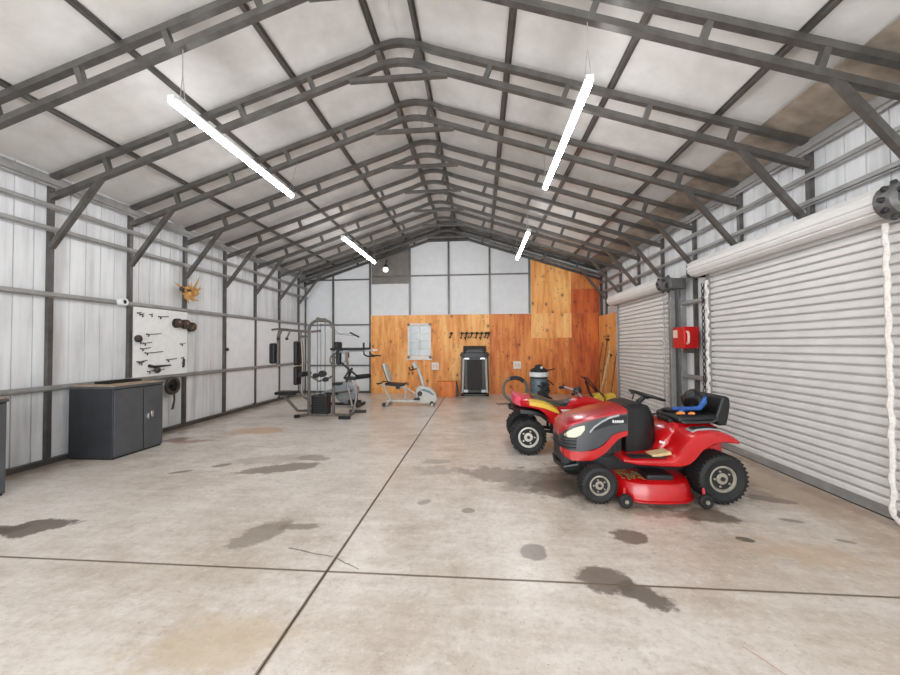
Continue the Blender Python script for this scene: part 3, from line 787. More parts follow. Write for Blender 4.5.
def cabinet(loc, label, D, Wd, H):
    t = thing('steel_cabinet', loc, label, 'cabinet', group='dark steel cabinets along the left wall')
    # local: x = 0 wall side .. D front, y = 0 near end .. Wd
    MB().span((0, 0, .02), (D-.012, Wd, H-.05)).build('body', 'cab_side', t, bevel=.006)
    MB().span((-.0, -.008, H-.05), (D+.005, Wd+.008, H-.015)).build('top_frame', 'cab', t, bevel=.004)
    MB().span((.012, .004, H-.02), (D-.01, Wd-.004, H-.004)).build('wood_top', 'wood_top', t)
    MB().span((.02, .01, 0), (D-.03, Wd-.01, .02)).build('plinth', 'hoist_dk', t)
    half = Wd*.57
    dl = MB().span((D-.012, .012, .035), (D+.004, half-.008, H-.065)).build('door', 'cab', t, bevel=.003)
    dr = MB().span((D-.012, half+.012, .035), (D+.004, Wd-.012, H-.065)).build('door', 'cab', t, bevel=.003)
    MB().span((D-.012, half-.008, .035), (D-.008, half+.012, H-.065)).build('door_gap', 'black', t)
    hd = MB().span((D+.004, half+.05, .45), (D+.022, half+.075, .53)).span((D+.004, half+.10, .47), (D+.03, half+.14, .545)).path(arc((D+.02, half+.12, .545), .018, 0, 180, 8, 'YZ'), .005, 6)
    hd.build('padlocked_handle', 'chrome', dr, bevel=.002)
    return t
cabinet((-5.50, 4.526, 0), 'dark grey two-door steel cabinet under the white tool board', .655, .767, .985)
c2_ = cabinet((-5.50, 2.63, 0), 'dark grey steel cabinet cut by the left edge of the photo', .685, .775, .995)
# low tray on the cabinet top
tr = thing('metal_tray', (-5.38, 4.75, .981), 'thin black tray lying on the grey cabinet top', 'tray')
MB().span((0, 0, 0), (.22, .5, .006)).span((0, 0, .006), (.01, .5, .03)).span((.21, 0, .006), (.22, .5, .03)).span((0, 0, .006), (.22, .01, .03)).span((0, .49, .006), (.22, .5, .03)).build('pan', 'black', tr)

# ------------------------------------------------------------------ wheels
def wheel(parent, c, r, wd, side, rim_r, rim_mat='rim', knob=0, ax='Y'):
    x, y, z = c
    mb = MB().lathe([(rim_r, -wd*.36), (rim_r*1.08, -wd*.44), (r*.80, -wd*.5), (r*.94, -wd*.44), (r*.985, -wd*.30), (r, -wd*.1), (r, wd*.1), (r*.985, wd*.30), (r*.94, wd*.44), (r*.80, wd*.5), (rim_r*1.08, wd*.44), (rim_r, wd*.36)], c, 'Y', 36)
    if knob:
        n = knob
        for k in range(n):
            for row, off in ((-.30, 0), (0, .5), (.30, 0)):
                a = 2*pi*(k+off)/n
                rot = Matrix.Rotation(a, 3, 'Y')
                p = rot @ Vector((0, 0, r-.002 if n < 20 else r-.005))
                mb.box((x+p.x, y+row*wd, z+p.z), ((r*.16, wd*.24, .026) if n < 20 else (r*.075, wd*.26, .012)), rot)
        for k in range(n if n < 20 else 0):
            for s in (-1, 1):
                a = 2*pi*(k+.5)/n; rot = Matrix.Rotation(a, 3, 'Y'); p = rot @ Vector((0, 0, r*.94))
                mb.box((x+p.x, y+s*wd*.46, z+p.z), (r*.14, wd*.08, r*.13), rot)
    t = mb.build('wheel', 'rubber', parent, smooth=30)
    s = side
    rm = MB().lathe([(rim_r*.5, s*wd*.2), (rim_r*1.03, s*wd*.36), (rim_r*1.05, s*wd*.42), (rim_r*.94, s*wd*.43), (rim_r*.84, s*wd*.36), (rim_r*.52, s*wd*.33), (rim_r*.40, s*wd*.38), (.001, s*wd*.38)], c, 'Y', 24)
    for k in range(5):
        a = 2*pi*k/5; p = (x+cos(a)*rim_r*.62, y+s*wd*.33, z+sin(a)*rim_r*.62)
        rm.cyl(p, (p[0], p[1]+s*.016, p[2]), rim_r*.09, n=6)
    rb_ = rm.build('rim', rim_mat, t, smooth=30)
    MB().cyl((x, y+s*wd*.36, z), (x, y+s*(wd*.43), z), rim_r*.17, n=12).build('hub_cap', 'hoist_dk', t)
    return t

# ------------------------------------------------------------------ red lawn tractor
mo = thing('lawn_tractor', (1.65, 4.07, 0), 'red and charcoal riding lawn tractor standing nearest the camera, facing left', 'lawn tractor', R(182.9))
HS = [(.85, .47, .572, .595, .10), (.835, .44, .612, .64, .175), (.81, .42, .652, .68, .218), (.76, .405, .692, .718, .243), (.70, .40, .718, .745, .256), (.60, .425, .747, .776, .263), (.50, .455, .774, .806, .265), (.44, .505, .787, .821, .265), (.36, .575, .801, .838, .265), (.29, .605, .812, .852, .265), (.215, .62, .825, .866, .265)]
def wat(x):
    for a, b in zip(HS[:-1], HS[1:]):
        if b[0] <= x <= a[0]:
            t_ = (a[0]-x)/(a[0]-b[0]); return a[4]+(b[4]-a[4])*t_
    return HS[-1][4] if x < HS[-1][0] else HS[0][4]
rg = []; rc = []
for x, zb, zs, zt, wd in HS:
    q = [(wd*.9, zb), (wd, zb+.02), (wd+.004, (zb+zs)/2), (wd, zs), (wd*.8, zs+.02)]
    rg.append([Vector((x, a, b)) for a, b in q]+[Vector((x, -a, b)) for a, b in reversed(q)])
    q = [(wd+.004, zs-.012), (wd+.004, zs+.006), (wd-.012, zs+(zt-zs)*.62), (wd*.82, zt-.004), (wd*.45, zt+.008)]
    rc.append([Vector((x+.004, a, b)) for a, b in q]+[Vector((x+.004, -a, b)) for a, b in reversed(q)])
MB().rings(rg).build('hood', 'charcoal', mo, smooth=40)
hc = MB().rings(rc).build('hood_cap', 'red_dk', mo, smooth=50)
for s in (-1, 1):
    bd = [(.845, .405, .455, 0), (.82, .375, .448, 0), (.76, .345, .435, 0), (.66, .345, .435, 0), (.57, .352, .445, 0), (.50, .385, .472, 0), (.44, .425, .515, 0), (.37, .50, .595, 0), (.31, .562, .622, 0), (.22, .60, .645, 0)]
    MB().rings([[Vector((x, s*(wat(x)-.015), a)), Vector((x, s*(wat(x)+.012), a)), Vector((x, s*(wat(x)+.012), b)), Vector((x, s*(wat(x)-.015), b))] for x, a, b, _ in bd]).build('side_trim', 'red', mo, smooth=40)
    vt = MB().prism([(.57, .635), (.535, .675), (.48, .715), (.40, .757), (.30, .785), (.222, .795), (.222, .715), (.40, .69)], s*.262, s*.272).build('side_vent', 'black', mo)
    MB().path([(.59, s*.270, .625), (.545, s*.275, .68), (.48, s*.275, .727), (.40, s*.274, .768), (.30, s*.272, .795)], .010, 6).build('vent_trim', 'silver', vt)
    bg_ = MB()
    for k, (a, hgt) in enumerate(((.36, .024), (.338, .016), (.320, .016), (.302, .018), (.284, .014), (.266, .022))):
        bg_.box((a, s*.274, .737), (.013, .004, hgt))
    bg_.box((.313, s*.274, .724), (.10, .003, .005)).build('badge', 'pale_band', vt)
    hl = [(.82, .58, .60), (.785, .565, .635), (.74, .565, .662), (.68, .592, .684), (.635, .648, .692)]
    MB().rings([[Vector((x, s*(wat(x)-.02), a)), Vector((x, s*(wat(x)+.009), a)), Vector((x, s*(wat(x)+.009), b)), Vector((x, s*(wat(x)-.02), b))] for x, a, b in hl]).build('headlight', 'lamp', mo, smooth=40, bevel=.004)
gm = MB()
for z, inset in ((.465, .0), (.498, .002), (.531, .004), (.562, .008)):
    pts = [(x-inset, -wat(x)-.004, z) for x in (.72, .76, .79, .815, .835)]+[(.857-inset*2, -.06, z), (.862-inset*2, 0, z), (.857-inset*2, .06, z)]+[(x-inset, wat(x)+.004, z) for x in (.835, .815, .79, .76, .72)]
    gm.path(pts, .012, 6)
gm.build('grille', 'charcoal_dk', mo)
# chassis, bumper, front axle, engine bay
ch = MB().span((-.78, -.17, .22), (.84, -.12, .36)).span((-.78, .12, .22), (.84, .17, .36)).span((.76, -.2, .24), (.83, .2, .42)).span((.1, -.16, .28), (.82, .16, .42)).span((-.75, -.15, .28), (-.2, .15, .5))
ch.build('chassis', 'charcoal_dk', mo, bevel=.008)
MB().span((.24, -.19, .38), (.60, .19, .60)).cyl((.40, .19, .45), (.40, .235, .45), .06, n=14).span((.30, .17, .40), (.36, .225, .58)).build('engine', 'black', mo, bevel=.01)
MB().path([(.70, -.24, .30), (.82, -.22, .27), (.86, 0, .26), (.82, .22, .27), (.70, .24, .30)], .022, 8).path([(.70, -.24, .30), (.70, -.24, .42)], .02, 6).path([(.70, .24, .30), (.70, .24, .42)], .02, 6).build('front_bumper', 'black', mo)
MB().bar((.565, -.36, .2), (.565, .36, .2), .05).span((.53, -.06, .18), (.6, .06, .3)).build('front_axle', 'hoist_dk', mo)
MB().bar((-.57, -.3, .235), (-.57, .3, .235), .09).span((-.66, -.12, .16), (-.46, .12, .34)).build('rear_axle', 'hoist_dk', mo)
for s in (-1, 1):
    wheel(mo, (.565, s*.395, .172), .172, .15, s, .090, 'rim', 30)
    wheel(mo, (-.57, s*.355, .236), .232, .235, s, .118, 'rim', 34)
# dash tower
ds = [(.225, .36, .875, .25), (.16, .36, .895, .245), (.05, .36, .90, .225), (-.03, .36, .875, .20), (-.09, .36, .78, .17), (-.11, .36, .60, .15)]
rg = []
for x, a, b_, wd in ds:
    q = [(wd, a), (wd, b_-.04), (wd*.85, b_)]
    rg.append([Vector((x, p, z)) for p, z in q]+[Vector((x, -p, z)) for p, z in reversed(q)])
MB().rings(rg).build('dash_tower', 'black', mo, smooth=40)
MB().sphere((-.13, -.12, .52), .15, 16, (1.0, .9, 1.15)).build('fuel_tank', 'black', mo)
MB().path([(.10, .12, .93), (.085, .12, .985), (.10, .12, 1.0)], .008, 6).sphere((.10, .12, 1.0), .016, 8).build('throttle_lever', 'black', mo)
MB().cyl((-.01, 0, .88), (-.095, 0, .955), .028, .022, 12).build('steering_column', 'black', mo)
# steering wheel tilted on the column
sw = MB(); ct = Vector((-.105, 0, .955)); ux = Vector((cos(R(17)), 0, sin(R(17)))); uy = Vector((0, 1, 0))
sw.path([ct+ux*cos(a*2*pi/28)*.165+uy*sin(a*2*pi/28)*.165 for a in range(28)], .0155, 8, True)
for a in (100, 220, 340): sw.path([ct-Vector((-.01, 0, .015)), ct+ux*cos(R(a))*.16+uy*sin(R(a))*.16], .013, 6)
sw.sphere(ct-Vector((0, 0, .012)), .05, 12, (1, 1, .5)); sw.build('steering_wheel', 'black', mo)
# rear body: footboards, seat deck and fenders as one shell
FS = [(.33, .385, .425, 0, .44), (.20, .365, .43, 0, .462), (.0, .355, .43, .01, .470), (-.12, .35, .435, .03, .472), (-.17, .35, .47, .05, .472), (-.21, .355, .54, .07, .470), (-.26, .37, .61, .06, .468), (-.31, .41, .655, .04, .468), (-.38, .495, .68, .01, .468), (-.47, .55, .685, 0, .468), (-.56, .575, .678, 0, .466), (-.63, .572, .655, 0, .462), (-.70, .562, .622, 0, .45), (-.745, .555, .592, 0, .43)]
rg = []
for x, a, b_, cr, wd in FS:
    q = [(wd-.012, a), (wd, a+.012), (wd, (a+b_)/2), (wd-.006, b_-.02), (wd-.03, b_-.003), (wd*.72, b_+cr*.2), (.2, b_+cr)]
    rg.append([Vector((x, p, z)) for p, z in q]+[Vector((x, -p, z)) for p, z in reversed(q)])
fb = MB().rings(rg).build('fender_body', 'red', mo, smooth=45)
# seat deck hump in front of the seat
MB().rings([[Vector((x, p, z)) for p, z in ((.26*k, .42), (.25*k, h_-.04), (.20*k, h_), (-.20*k, h_), (-.25*k, h_-.04), (-.26*k, .42))] for x, h_, k in ((-.05, .44, .9), (-.12, .54, .95), (-.18, .62, 1), (-.28, .70, 1), (-.62, .70, 1), (-.70, .66, .95))]).build('seat_deck', 'red', mo, smooth=45)
MB().span((-.62, -.12, .69), (-.26, .12, .735)).build('seat_bracket', 'black', mo, bevel=.01)
for s in (-1, 1):
    tr_ = MB().prism([(-.31, .668), (-.36, .690), (-.47, .700), (-.585, .690), (-.585, .677), (-.47, .684), (-.36, .672), (-.325, .655)], s*.30, s*.415).build('fender_tray', 'silver', mo, bevel=.004)
    MB().prism([(-.335, .684), (-.37, .6955), (-.47, .705), (-.565, .697), (-.565, .69), (-.47, .70), (-.37, .689)], s*.32, s*.395).build('tray_mat', 'black', tr_)
    MB().box((.11, s*.40, .434), (.34, .12, .006)).build('foot_mat', 'charcoal_dk', mo)
    MB().box((-.115, s*.268, .53), (.055, .004, .022), Matrix.Rotation(R(-15), 3, 'Y')).build('badge', 'pale_band', mo)
# pedal and a rag-like strip of foot board wear
MB().box((-.03, .36, .452), (.18, .14, .03), Matrix.Rotation(R(10), 3, 'Y')).build('pedal', 'tan', mo, bevel=.008)
# seat
s1 = MB().box((-.50, 0, .745), (.40, .44, .08), Matrix.Rotation(R(3), 3, 'Y')).build('seat', 'black_soft', mo, bevel=.035, seg=4)
bk = MB()
prof = [(-.665, .745), (-.70, .84), (-.73, .93), (-.745, .965), (-.78, .975), (-.815, .955), (-.82, .88), (-.805, .78), (-.78, .68), (-.70, .68)]
bk.prism(prof, -.215, .215).build('backrest', 'black_soft', mo, bevel=.03, seg=4, smooth=60)
MB().path([(-.34, .215, .72), (-.36, .235, .715), (-.62, .235, .72), (-.68, .22, .745)], .012, 6).build('seat_piping', 'charcoal', mo)
# mower deck
pl_ = []
for k in range(40):
    a = 2*pi*k/40; e = .62
    cx_, sx_ = cos(a), sin(a)
    pl_.append((.025+.40*math.copysign(abs(cx_)**e, cx_), .545*math.copysign(abs(sx_)**.75, sx_)))
def dk_(sc, z, dx=0): return [Vector((.035+(x-.035)*sc+dx, y*sc, z)) for x, y in pl_]
MB().rings([dk_(1.035, .05), dk_(1.035, .062), dk_(1.0, .068), dk_(.985, .15), dk_(.94, .205), dk_(.86, .228), dk_(.5, .235)]).build('mower_deck', 'red_deck', mo, smooth=35)
for q in (.26, -.46): MB().span((-.12, q, .215), (.13, q+.2, .275)).build('belt_cover', 'charcoal_dk', mo, bevel=.02, seg=3)
rr = random.Random(11)
gc = MB()
for k in range(150):
    gc.sphere((rr.uniform(.14, .34), rr.uniform(.22, .45), .228+rr.uniform(0, .018)), rr.uniform(.003, .009), 6, (1.6, 1, .7))
tag(gc.build('grass_clippings', 'debris', mo), kind='stuff')
for x, y in ((.36, .53), (-.36, .53), (.36, -.53), (-.36, -.53)):
    wl_ = MB().lathe([(.015, -.022), (.052, -.024), (.062, -.015), (.062, .015), (.052, .024), (.015, .022)], (x, y, .063), 'Y', 18).build('deck_roller', 'rubber', mo)
    MB().cyl((x, y-.03, .063), (x, y+.03, .063), .018, n=10).build('roller_hub', 'rim', wl_)
    MB().bar((x, y*.955, .063), (x-.02, y*.86, .15), .02, .05).build('roller_bracket', 'red_deck', mo)
for x in (.30, -.25): MB().bar((x, .15, .23), (x, .15, .38), .03).bar((x, -.15, .23), (x, -.15, .38), .03).build('deck_hanger', 'hoist_dk', mo)

# things lying on the tractor seat (built in world space)
TM = Matrix.Translation((1.65, 4.07, 0)) @ Matrix.Rotation(R(182.9), 4, 'Z')
def onseat(x, y, z): return TM @ Vector((x, y, z))
bgm = MB()
for k in range(5): pass
bgm.sphere((-.60, -.02, .89), .14, 24, (.55, 1.35, .75)).crumple(.04, 8).crumple(.018, 26)
bag = thing('plastic_bag', onseat(0, 0, 0), 'crumpled black plastic bag leaning on the tractor seat backrest', 'bag', R(182.9))
bgm.build('bag', 'black', bag, smooth=60)
cb = MB()
pts = [(-.36, .12, .805), (-.42, .10, .812), (-.46, .05, .815), (-.50, .10, .825), (-.54, .17, .85), (-.57, .19, .91), (-.60, .17, .965)]
cb.path(pts, [.012, .020, .024, .018, .026, .028, .012], 10).path([(-.39, -.05, .805), (-.45, .0, .815), (-.52, .03, .83)], [.010, .022, .014], 8).crumple(.02, 28)
single(cb, 'blue_cloth', 'blue', 'crumpled blue cloth strip lying on the tractor seat', 'cloth', smooth=60)
bpy.data.objects['blue_cloth'].matrix_world = TM
og = MB().path([(-.31, .18, .797), (-.36, .17, .80), (-.39, .18, .798)], [.012, .016, .01], 7).path([(-.42, .2, .797), (-.45, .18, .80), (-.48, .2, .798)], [.01, .014, .01], 7)
o = single(og, 'garden_snips', 'orange', 'small orange-handled hand tool on the tractor seat edge', 'hand tool'); o.matrix_world = TM
tp = MB().lathe([(.05, 0), (.10, 0), (.115, .01), (.10, .018), (.04, .016)], (-.415, -.08, .779), 'Z', 20)
o = single(tp, 'round_bin_lid', 'black', 'black round lid lying flat on the tractor seat', 'lid', smooth=40); o.matrix_world = TM

# ------------------------------------------------------------------ red quad bike
at_ = thing('quad_bike', (1.2, 5.52, 0), 'red quad bike with yellow side stripe parked behind the lawn tractor', 'quad bike', 0)
for s in (-1, 1):
    wheel(at_, (-.555, s*.345, .242), .232, .215, s, .132, 'rim_white', 14)
    wheel(at_, (.60, s*.375, .242), .232, .17, s, .115, 'rim_white', 14)
MB().bar((-.555, -.3, .242), (-.555, .3, .242), .06).sphere((-.555, 0, .242), .09, 12).build('rear_axle', 'hoist_dk', at_)
MB().bar((.60, -.32, .242), (.60, .32, .242), .05).build('front_axle', 'hoist_dk', at_)
fm = MB()
for s in (-1, 1):
    fm.path([(-.55, s*.11, .26), (-.25, s*.13, .26), (.25, s*.15, .20), (.5, s*.13, .26), (.62, s*.10, .42)], .022, 8)
    fm.path([(-.50, s*.12, .56), (-.15, s*.13, .50), (.25, s*.11, .60), (.50, s*.12, .45)], .02, 8)
    fm.path([(-.20, s*.13, .26), (-.20, s*.13, .52)], .02, 8)
    fm.path([(-.55, s*.09, .26), (-.42, s*.11, .58)], .02, 8)
fm.build('frame', 'black', at_)
MB().span((-.15, -.14, .18), (.2, .14, .42)).cyl((.04, 0, .40), (.10, 0, .58), .085, n=12).cyl((.02, -.15, .28), (.02, -.2, .28), .09, n=16).cyl((.02, .15, .28), (.02, .2, .28), .09, n=16).build('engine', 'charcoal_dk', at_, bevel=.012)
MB().bar((-.08, -.34, .22), (-.08, .34, .22), .035).bar((.18, -.36, .22), (-.25, -.36, .22), .06, .025).bar((.18, .36, .22), (-.25, .36, .22), .06, .025).build('foot_pegs', 'silver', at_)
# rear fender: wide shell over the wheels
rg = []
for x, z, wd in ((-.66, .735, .22), (-.62, .728, .34), (-.53, .722, .43), (-.42, .705, .45), (-.31, .67, .44), (-.24, .60, .40), (-.20, .50, .36)):
    q = [(wd, z-.06), (wd+.006, z-.03), (wd-.02, z-.004), (wd*.6, z+.015), (0, z+.02)]
    top = [Vector((x, p, e)) for p, e in q]+[Vector((x, -p, e)) for p, e in reversed(q[:-1])]
    bot = [Vector((x, p*.97, e-.02)) for p, e in q]+[Vector((x, -p*.97, e-.02)) for p, e in reversed(q[:-1])]
    rg.append(top+list(reversed(bot)))
MB().rings(rg).build('rear_fender', 'red_plastic', at_, smooth=45)
rg = []
for x, z, wd in ((-.74, .80, .16), (-.71, .79, .24), (-.64, .765, .27), (-.52, .742, .22)):
    q = [(wd, z-.13), (wd, z-.01), (wd*.6, z+.012), (-wd*.6, z+.012), (-wd, z-.01), (-wd, z-.13)]
    rg.append([Vector((x, p, e)) for p, e in q])
MB().rings(rg).build('tail_piece', 'pink', at_, smooth=40)
MB().rings([[Vector((x, p, e)) for p, e in ((wd, z-.05), (wd, z), (-wd, z), (-wd, z-.05))] for x, z, wd in ((-.74, .60, .34), (-.66, .615, .43), (-.52, .605, .445), (-.40, .575, .44), (-.30, .50, .42))]).build('mud_guard', 'black', at_, smooth=40)
MB().path([(-.5, -.15, .60), (-.74, -.18, .58), (-.78, -.15, .59), (-.78, .15, .59), (-.74, .18, .58), (-.5, .15, .60)], .018, 8).build('grab_bar', 'black', at_)
for s in (-1, 1):
    MB().prism([(-.50, .735), (-.42, .745), (-.12, .635), (.08, .63), (.06, .585), (-.10, .54), (-.20, .39), (-.25, .40), (-.30, .52), (-.40, .62), (-.52, .69)], s*.235, s*.44 if False else s*.29).build('side_panel', 'red_plastic', at_, bevel=.012)
    # outer flare joining panel and fender
    MB().rings([[Vector((x, s*.28, z0)), Vector((x, s*.452, z0-.02)), Vector((x, s*.456, z1-.02)), Vector((x, s*.28, z1))] for x, z0, z1 in ((-.52, .68, .725), (-.42, .65, .718), (-.33, .59, .70), (-.26, .51, .67), (-.20, .42, .635), (-.13, .38, .59), (-.10, .42, .55))]).build('fender_flare', 'red_plastic', at_, smooth=40)
    sp = MB().rings([[Vector((x, s*.30, z0)), Vector((x, s*.462, z0-.02)), Vector((x, s*.462, z1-.015)), Vector((x, s*.30, z1+.004))] for x, z0, z1 in ((-.54, .70, .737), (-.43, .68, .732), (-.34, .66, .714), (-.26, .63, .684), (-.20, .605, .648), (-.15, .592, .61))]).build('side_stripe', 'stripe', at_, smooth=40)
    MB().prism([(-.45, .748), (-.40, .752), (-.10, .645), (-.13, .632), (-.40, .728)], s*.23, s*.298).build('stripe_edge', 'green', sp)
    MB().prism([(-.10, .60), (.06, .60), (.10, .575), (-.06, .545)], s*.285, s*.296).build('side_flash', 'pale_band', at_)
    # front fender
    rg = []
    for x, z, w0, w1 in ((.20, .57, .16, .34), (.28, .615, .16, .44), (.38, .65, .16, .47), (.50, .655, .15, .47), (.62, .635, .14, .45), (.72, .59, .12, .40)):
        rg.append([Vector((x, s*w0, z-.02)), Vector((x, s*w1, z-.06)), Vector((x, s*w1, z-.035)), Vector((x, s*(w0+w1)/2, z)), Vector((x, s*w0, z+.005))])
    MB().rings(rg).build('front_fender', 'red_plastic', at_, smooth=45)
MB().rings([[Vector((x, p, e)) for p, e in ((wd, z-.09), (wd, z-.02), (wd*.6, z), (-wd*.6, z), (-wd, z-.02), (-wd, z-.09))] for x, z, wd in ((-.46, .765, .14), (-.36, .745, .16), (-.22, .70, .155), (-.08, .675, .14), (.04, .69, .12), (.11, .72, .09))]).build('seat', 'charcoal', at_, smooth=45)
MB().rings([[Vector((x, p, e)) for p, e in ((wd, z-.14), (wd+.01, z-.06), (wd*.6, z), (-wd*.6, z), (-wd-.01, z-.06), (-wd, z-.14))] for x, z, wd in ((.02, .67, .12), (.10, .705, .16), (.20, .735, .18), (.30, .745, .18), (.42, .725, .17), (.56, .68, .15), (.70, .61, .10))]).build('front_body', 'red_plastic', at_, smooth=45)
MB().span((.52, -.07, .56), (.73, .07, .655)).build('front_light', 'lamp', at_, bevel=.02)
MB().path([(.84, -.2, .5), (.92, -.18, .45), (.93, .18, .45), (.84, .2, .5)], .018, 8).path([(.62, -.1, .42), (.92, -.12, .45)], .016, 6).path([(.62, .1, .42), (.92, .12, .45)], .016, 6).build('front_bumper', 'black', at_)
hbz = MB().path([(.05, -.40, .825), (.09, -.28, .845), (.18, -.10, .82), (.19, 0, .815), (.18, .10, .82), (.09, .28, .845), (.05, .40, .825)], .015, 8).path([(.27, -.05, .71), (.19, -.05, .82)], .016, 6).path([(.27, .05, .71), (.19, .05, .82)], .016, 6)
hb_ = hbz.build('handlebar', 'silver', at_)
for s in (-1, 1):
    MB().path([(.045, s*.41, .824), (.085, s*.29, .845)], .024, 10).build('grip', 'black', hb_)
    MB().path([(.105, s*.27, .84), (.13, s*.33, .835), (.10, s*.41, .825)], .008, 6).build('brake_lever', 'black', hb_)
MB().sphere((.21, 0, .83), .06, 12, (1, 1.2, .9)).build('instrument_pod', 'charcoal_dk', hb_)

# ------------------------------------------------------------------ teal machine, hose coil, floor hose
tm = thing('upright_machine', (1.49, 9.6, 0), 'grey-teal upright machine with black top and pale band behind the quad bike', 'machine')
MB().lathe([(.05, .12), (.20, .12), (.235, .2), (.235, .56), (.21, .64), (.12, .66)], n=22).build('body_drum', 'teal', tm)
MB().lathe([(.2, .68), (.245, .685), (.25, .76), (.235, .80), (.2, .80)], n=22).build('pale_band', 'pale_band', tm)
MB().lathe([(.18, .64), (.22, .655), (.225, .69), (.18, .69)], n=22).build('lower_ring', 'hoist_dk', tm)
MB().lathe([(.21, .79), (.225, .82), (.20, .87), (.12, .90), (.09, .97), (.04, .99), (.001, .99)], n=20).sphere((-.13, -.1, .86), .045, 8).sphere((.1, -.14, .87), .05, 8).build('motor_head', 'charcoal_dk', tm)
MB().sphere((.05, -.13, .915), .035, 10).build('cap', 'pale_band', tm)
MB().path([(.12, -.05, .84), (.26, -.05, .85), (.40, -.05, .89)], [.022, .016, .014], 8).build('handle_lever', 'black', tm)
MB().path([(.18, -.08, .62), (.36, -.1, .47)], .015, 8).build('hose_wand', 'black', tm)
en = MB()
rr = random.Random(4)
for k in range(16): en.box((rr.uniform(-.05, .2), rr.uniform(-.27, -.2), rr.uniform(.2, .55)), (rr.uniform(.04, .1), .08, rr.uniform(.04, .1)), Matrix.Rotation(rr.uniform(0, 1), 3, 'Y'))
en.cyl((.1, -.28, .42), (.1, -.2, .42), .07, n=12).build('pump_parts', 'black', tm, bevel=.006)
for s in (-1, 1):
    w_ = MB().lathe([(.03, -.025), (.085, -.03), (.1, -.015), (.1, .015), (.085, .03), (.03, .025)], (.21, s*.22, .1), 'Y', 18).build('wheel', 'rubber', tm)
    MB().cyl((.21, s*.22-.03, .1), (.21, s*.22+.03, .1), .035, n=10).build('hub', 'chrome', w_)
MB().bar((.21, -.22, .1), (.21, .22, .1), .03).bar((-.18, 0, 0.0), (-.18, 0, .16), .04).bar((-.18, -.14, .02), (-.18, .14, .02), .04).span((-.2, -.12, .11), (.22, .12, .14)).build('trolley_base', 'hoist_dk', tm)
hc_ = MB()
for k, (r_, yy) in enumerate(((.33, 0), (.30, .03), (.315, -.03), (.28, .01))):
    hc_.path([(cos(a*2*pi/32)*r_, yy+.02*sin(a*4*pi/32+k), .355+sin(a*2*pi/32)*r_*1.0) for a in range(32)], .018, 7, True)
hcT = thing('hose_coil', (.89, 9.60, .0), 'grey hose coil standing left of the teal machine', 'hose')
hc_.build('hose', 'hose', hcT)
MB().path([(-.13, -.05, .635), (0, -.055, .655), (.13, -.05, .62), (.2, -.05, .56)], .05, 10).build('hose_sleeve', 'black', hcT)
fh = MB().path([(.40+.02*k, 9.35+.07*sin(k*1.25)+.004*k, .016) for k in range(30)], .014, 6)
single(fh, 'floor_cable', 'hose', 'thin dark cable snaking on the floor left of the quad bike tail', 'cable')

# ------------------------------------------------------------------ yellow garden machine and corner tools
yt = thing('garden_tiller', (2.89, 9.0, 0), 'small yellow garden machine with black folding handles beside the plywood corner', 'garden machine')
for x in (-.13, .15):
    MB().rings([[Vector((x+dx, p, e)) for p, e in ((-.12, .14), (-.12, h_), (.12, h_), (.12, .14))] for dx, h_ in ((-.12, .27), (-.08, .33), (.06, .35), (.11, .29))]).build('yellow_cover', 'yellow', yt, bevel=.012)
MB().span((-.24, -.1, .09), (.25, .1, .145)).build('chassis', 'black', yt, bevel=.01)
for x in (-.18, .19):
    for s in (-1, 1):
        w_ = MB().lathe([(.02, -.02), (.06, -.025), (.07, -.012), (.07, .012), (.06, .025), (.02, .02)], (x, s*.13, .07), 'Y', 14).build('wheel', 'rubber', yt)
hm = MB()
for s in (-1, 1): hm.path([(-.02, s*.13, .27), (-.25, s*.16, .52), (-.40, s*.17, .70), (-.46, s*.14, .72)], .016, 8)
hm.path([(-.46, -.14, .72), (-.48, 0, .72), (-.46, .14, .72)], .018, 8)
hm.build('handle', 'black', yt)
MB().rings([[Vector((x, p, e)) for p, e in ((-.10, z-.05), (-.10, z), (.10, z), (.10, z-.05))] for x, z in ((-.24, .20), (-.30, .36), (-.36, .52), (-.40, .64))]).build('catcher', 'black_soft', yt, bevel=.01)

def tool(lab, b, t_, m_, head, r=.016, nm='garden_tool'):
    T_ = thing(nm, (b[0], b[1], 0), lab, 'garden tool', group='long tools in the corner')
    d = Vector(t_)-Vector(b)
    z0 = .28 if head in ('shovel', 'rake') else 0
    lo = d*(z0/d.z) if z0 else Vector((0, 0, .0))
    pts = [lo, d]
    if head == 'hook': pts = [Vector((0, 0, 0)), d*.93, d+Vector((-.02, -.06, .0)), d+Vector((-.02, -.22, .02))]
    MB().path(pts, r, 8).build('handle', m_, T_)
    if head == 'shovel':
        MB().rings([[lo+Vector((.0, -w_, z-.28)), lo+Vector((.015, 0, z-.28)), lo+Vector((0, w_, z-.28)), lo+Vector((-.012, 0, z-.28))] for z, w_ in ((0.0, .02), (.06, .08), (.2, .10), (.27, .07), (.31, .02))]).build('blade', 'hoist_dk', T_)
    if head == 'rake':
        mb = MB().bar(lo+Vector((0, -.18, -.1)), lo+Vector((0, .18, -.1)), .02).bar(lo, lo+Vector((0, 0, -.1)), .02)
        for k in range(9): mb.bar(lo+Vector((0, -.18+.045*k, -.1)), lo+Vector((-.03, -.18+.045*k, -.28)), .009)
        mb.build('rake_head', 'hoist_dk', T_)
    if head == 'top':
        MB().bar(d+Vector((0, -.14, 0)), d+Vector((0, .10, .02)), .03, .05).build('tool_head', 'hoist_dk', T_)
tool('dark wooden shovel leaning leftmost among the corner tools', (3.26, 10.95, 0), (3.535, 11.0, 1.55), 'darkwood', 'shovel')
tool('brown long-handled tool with dark head up, behind the pale hooked pole', (3.30, 10.55, 0), (3.545, 10.65, 1.62), 'darkwood', 'top')
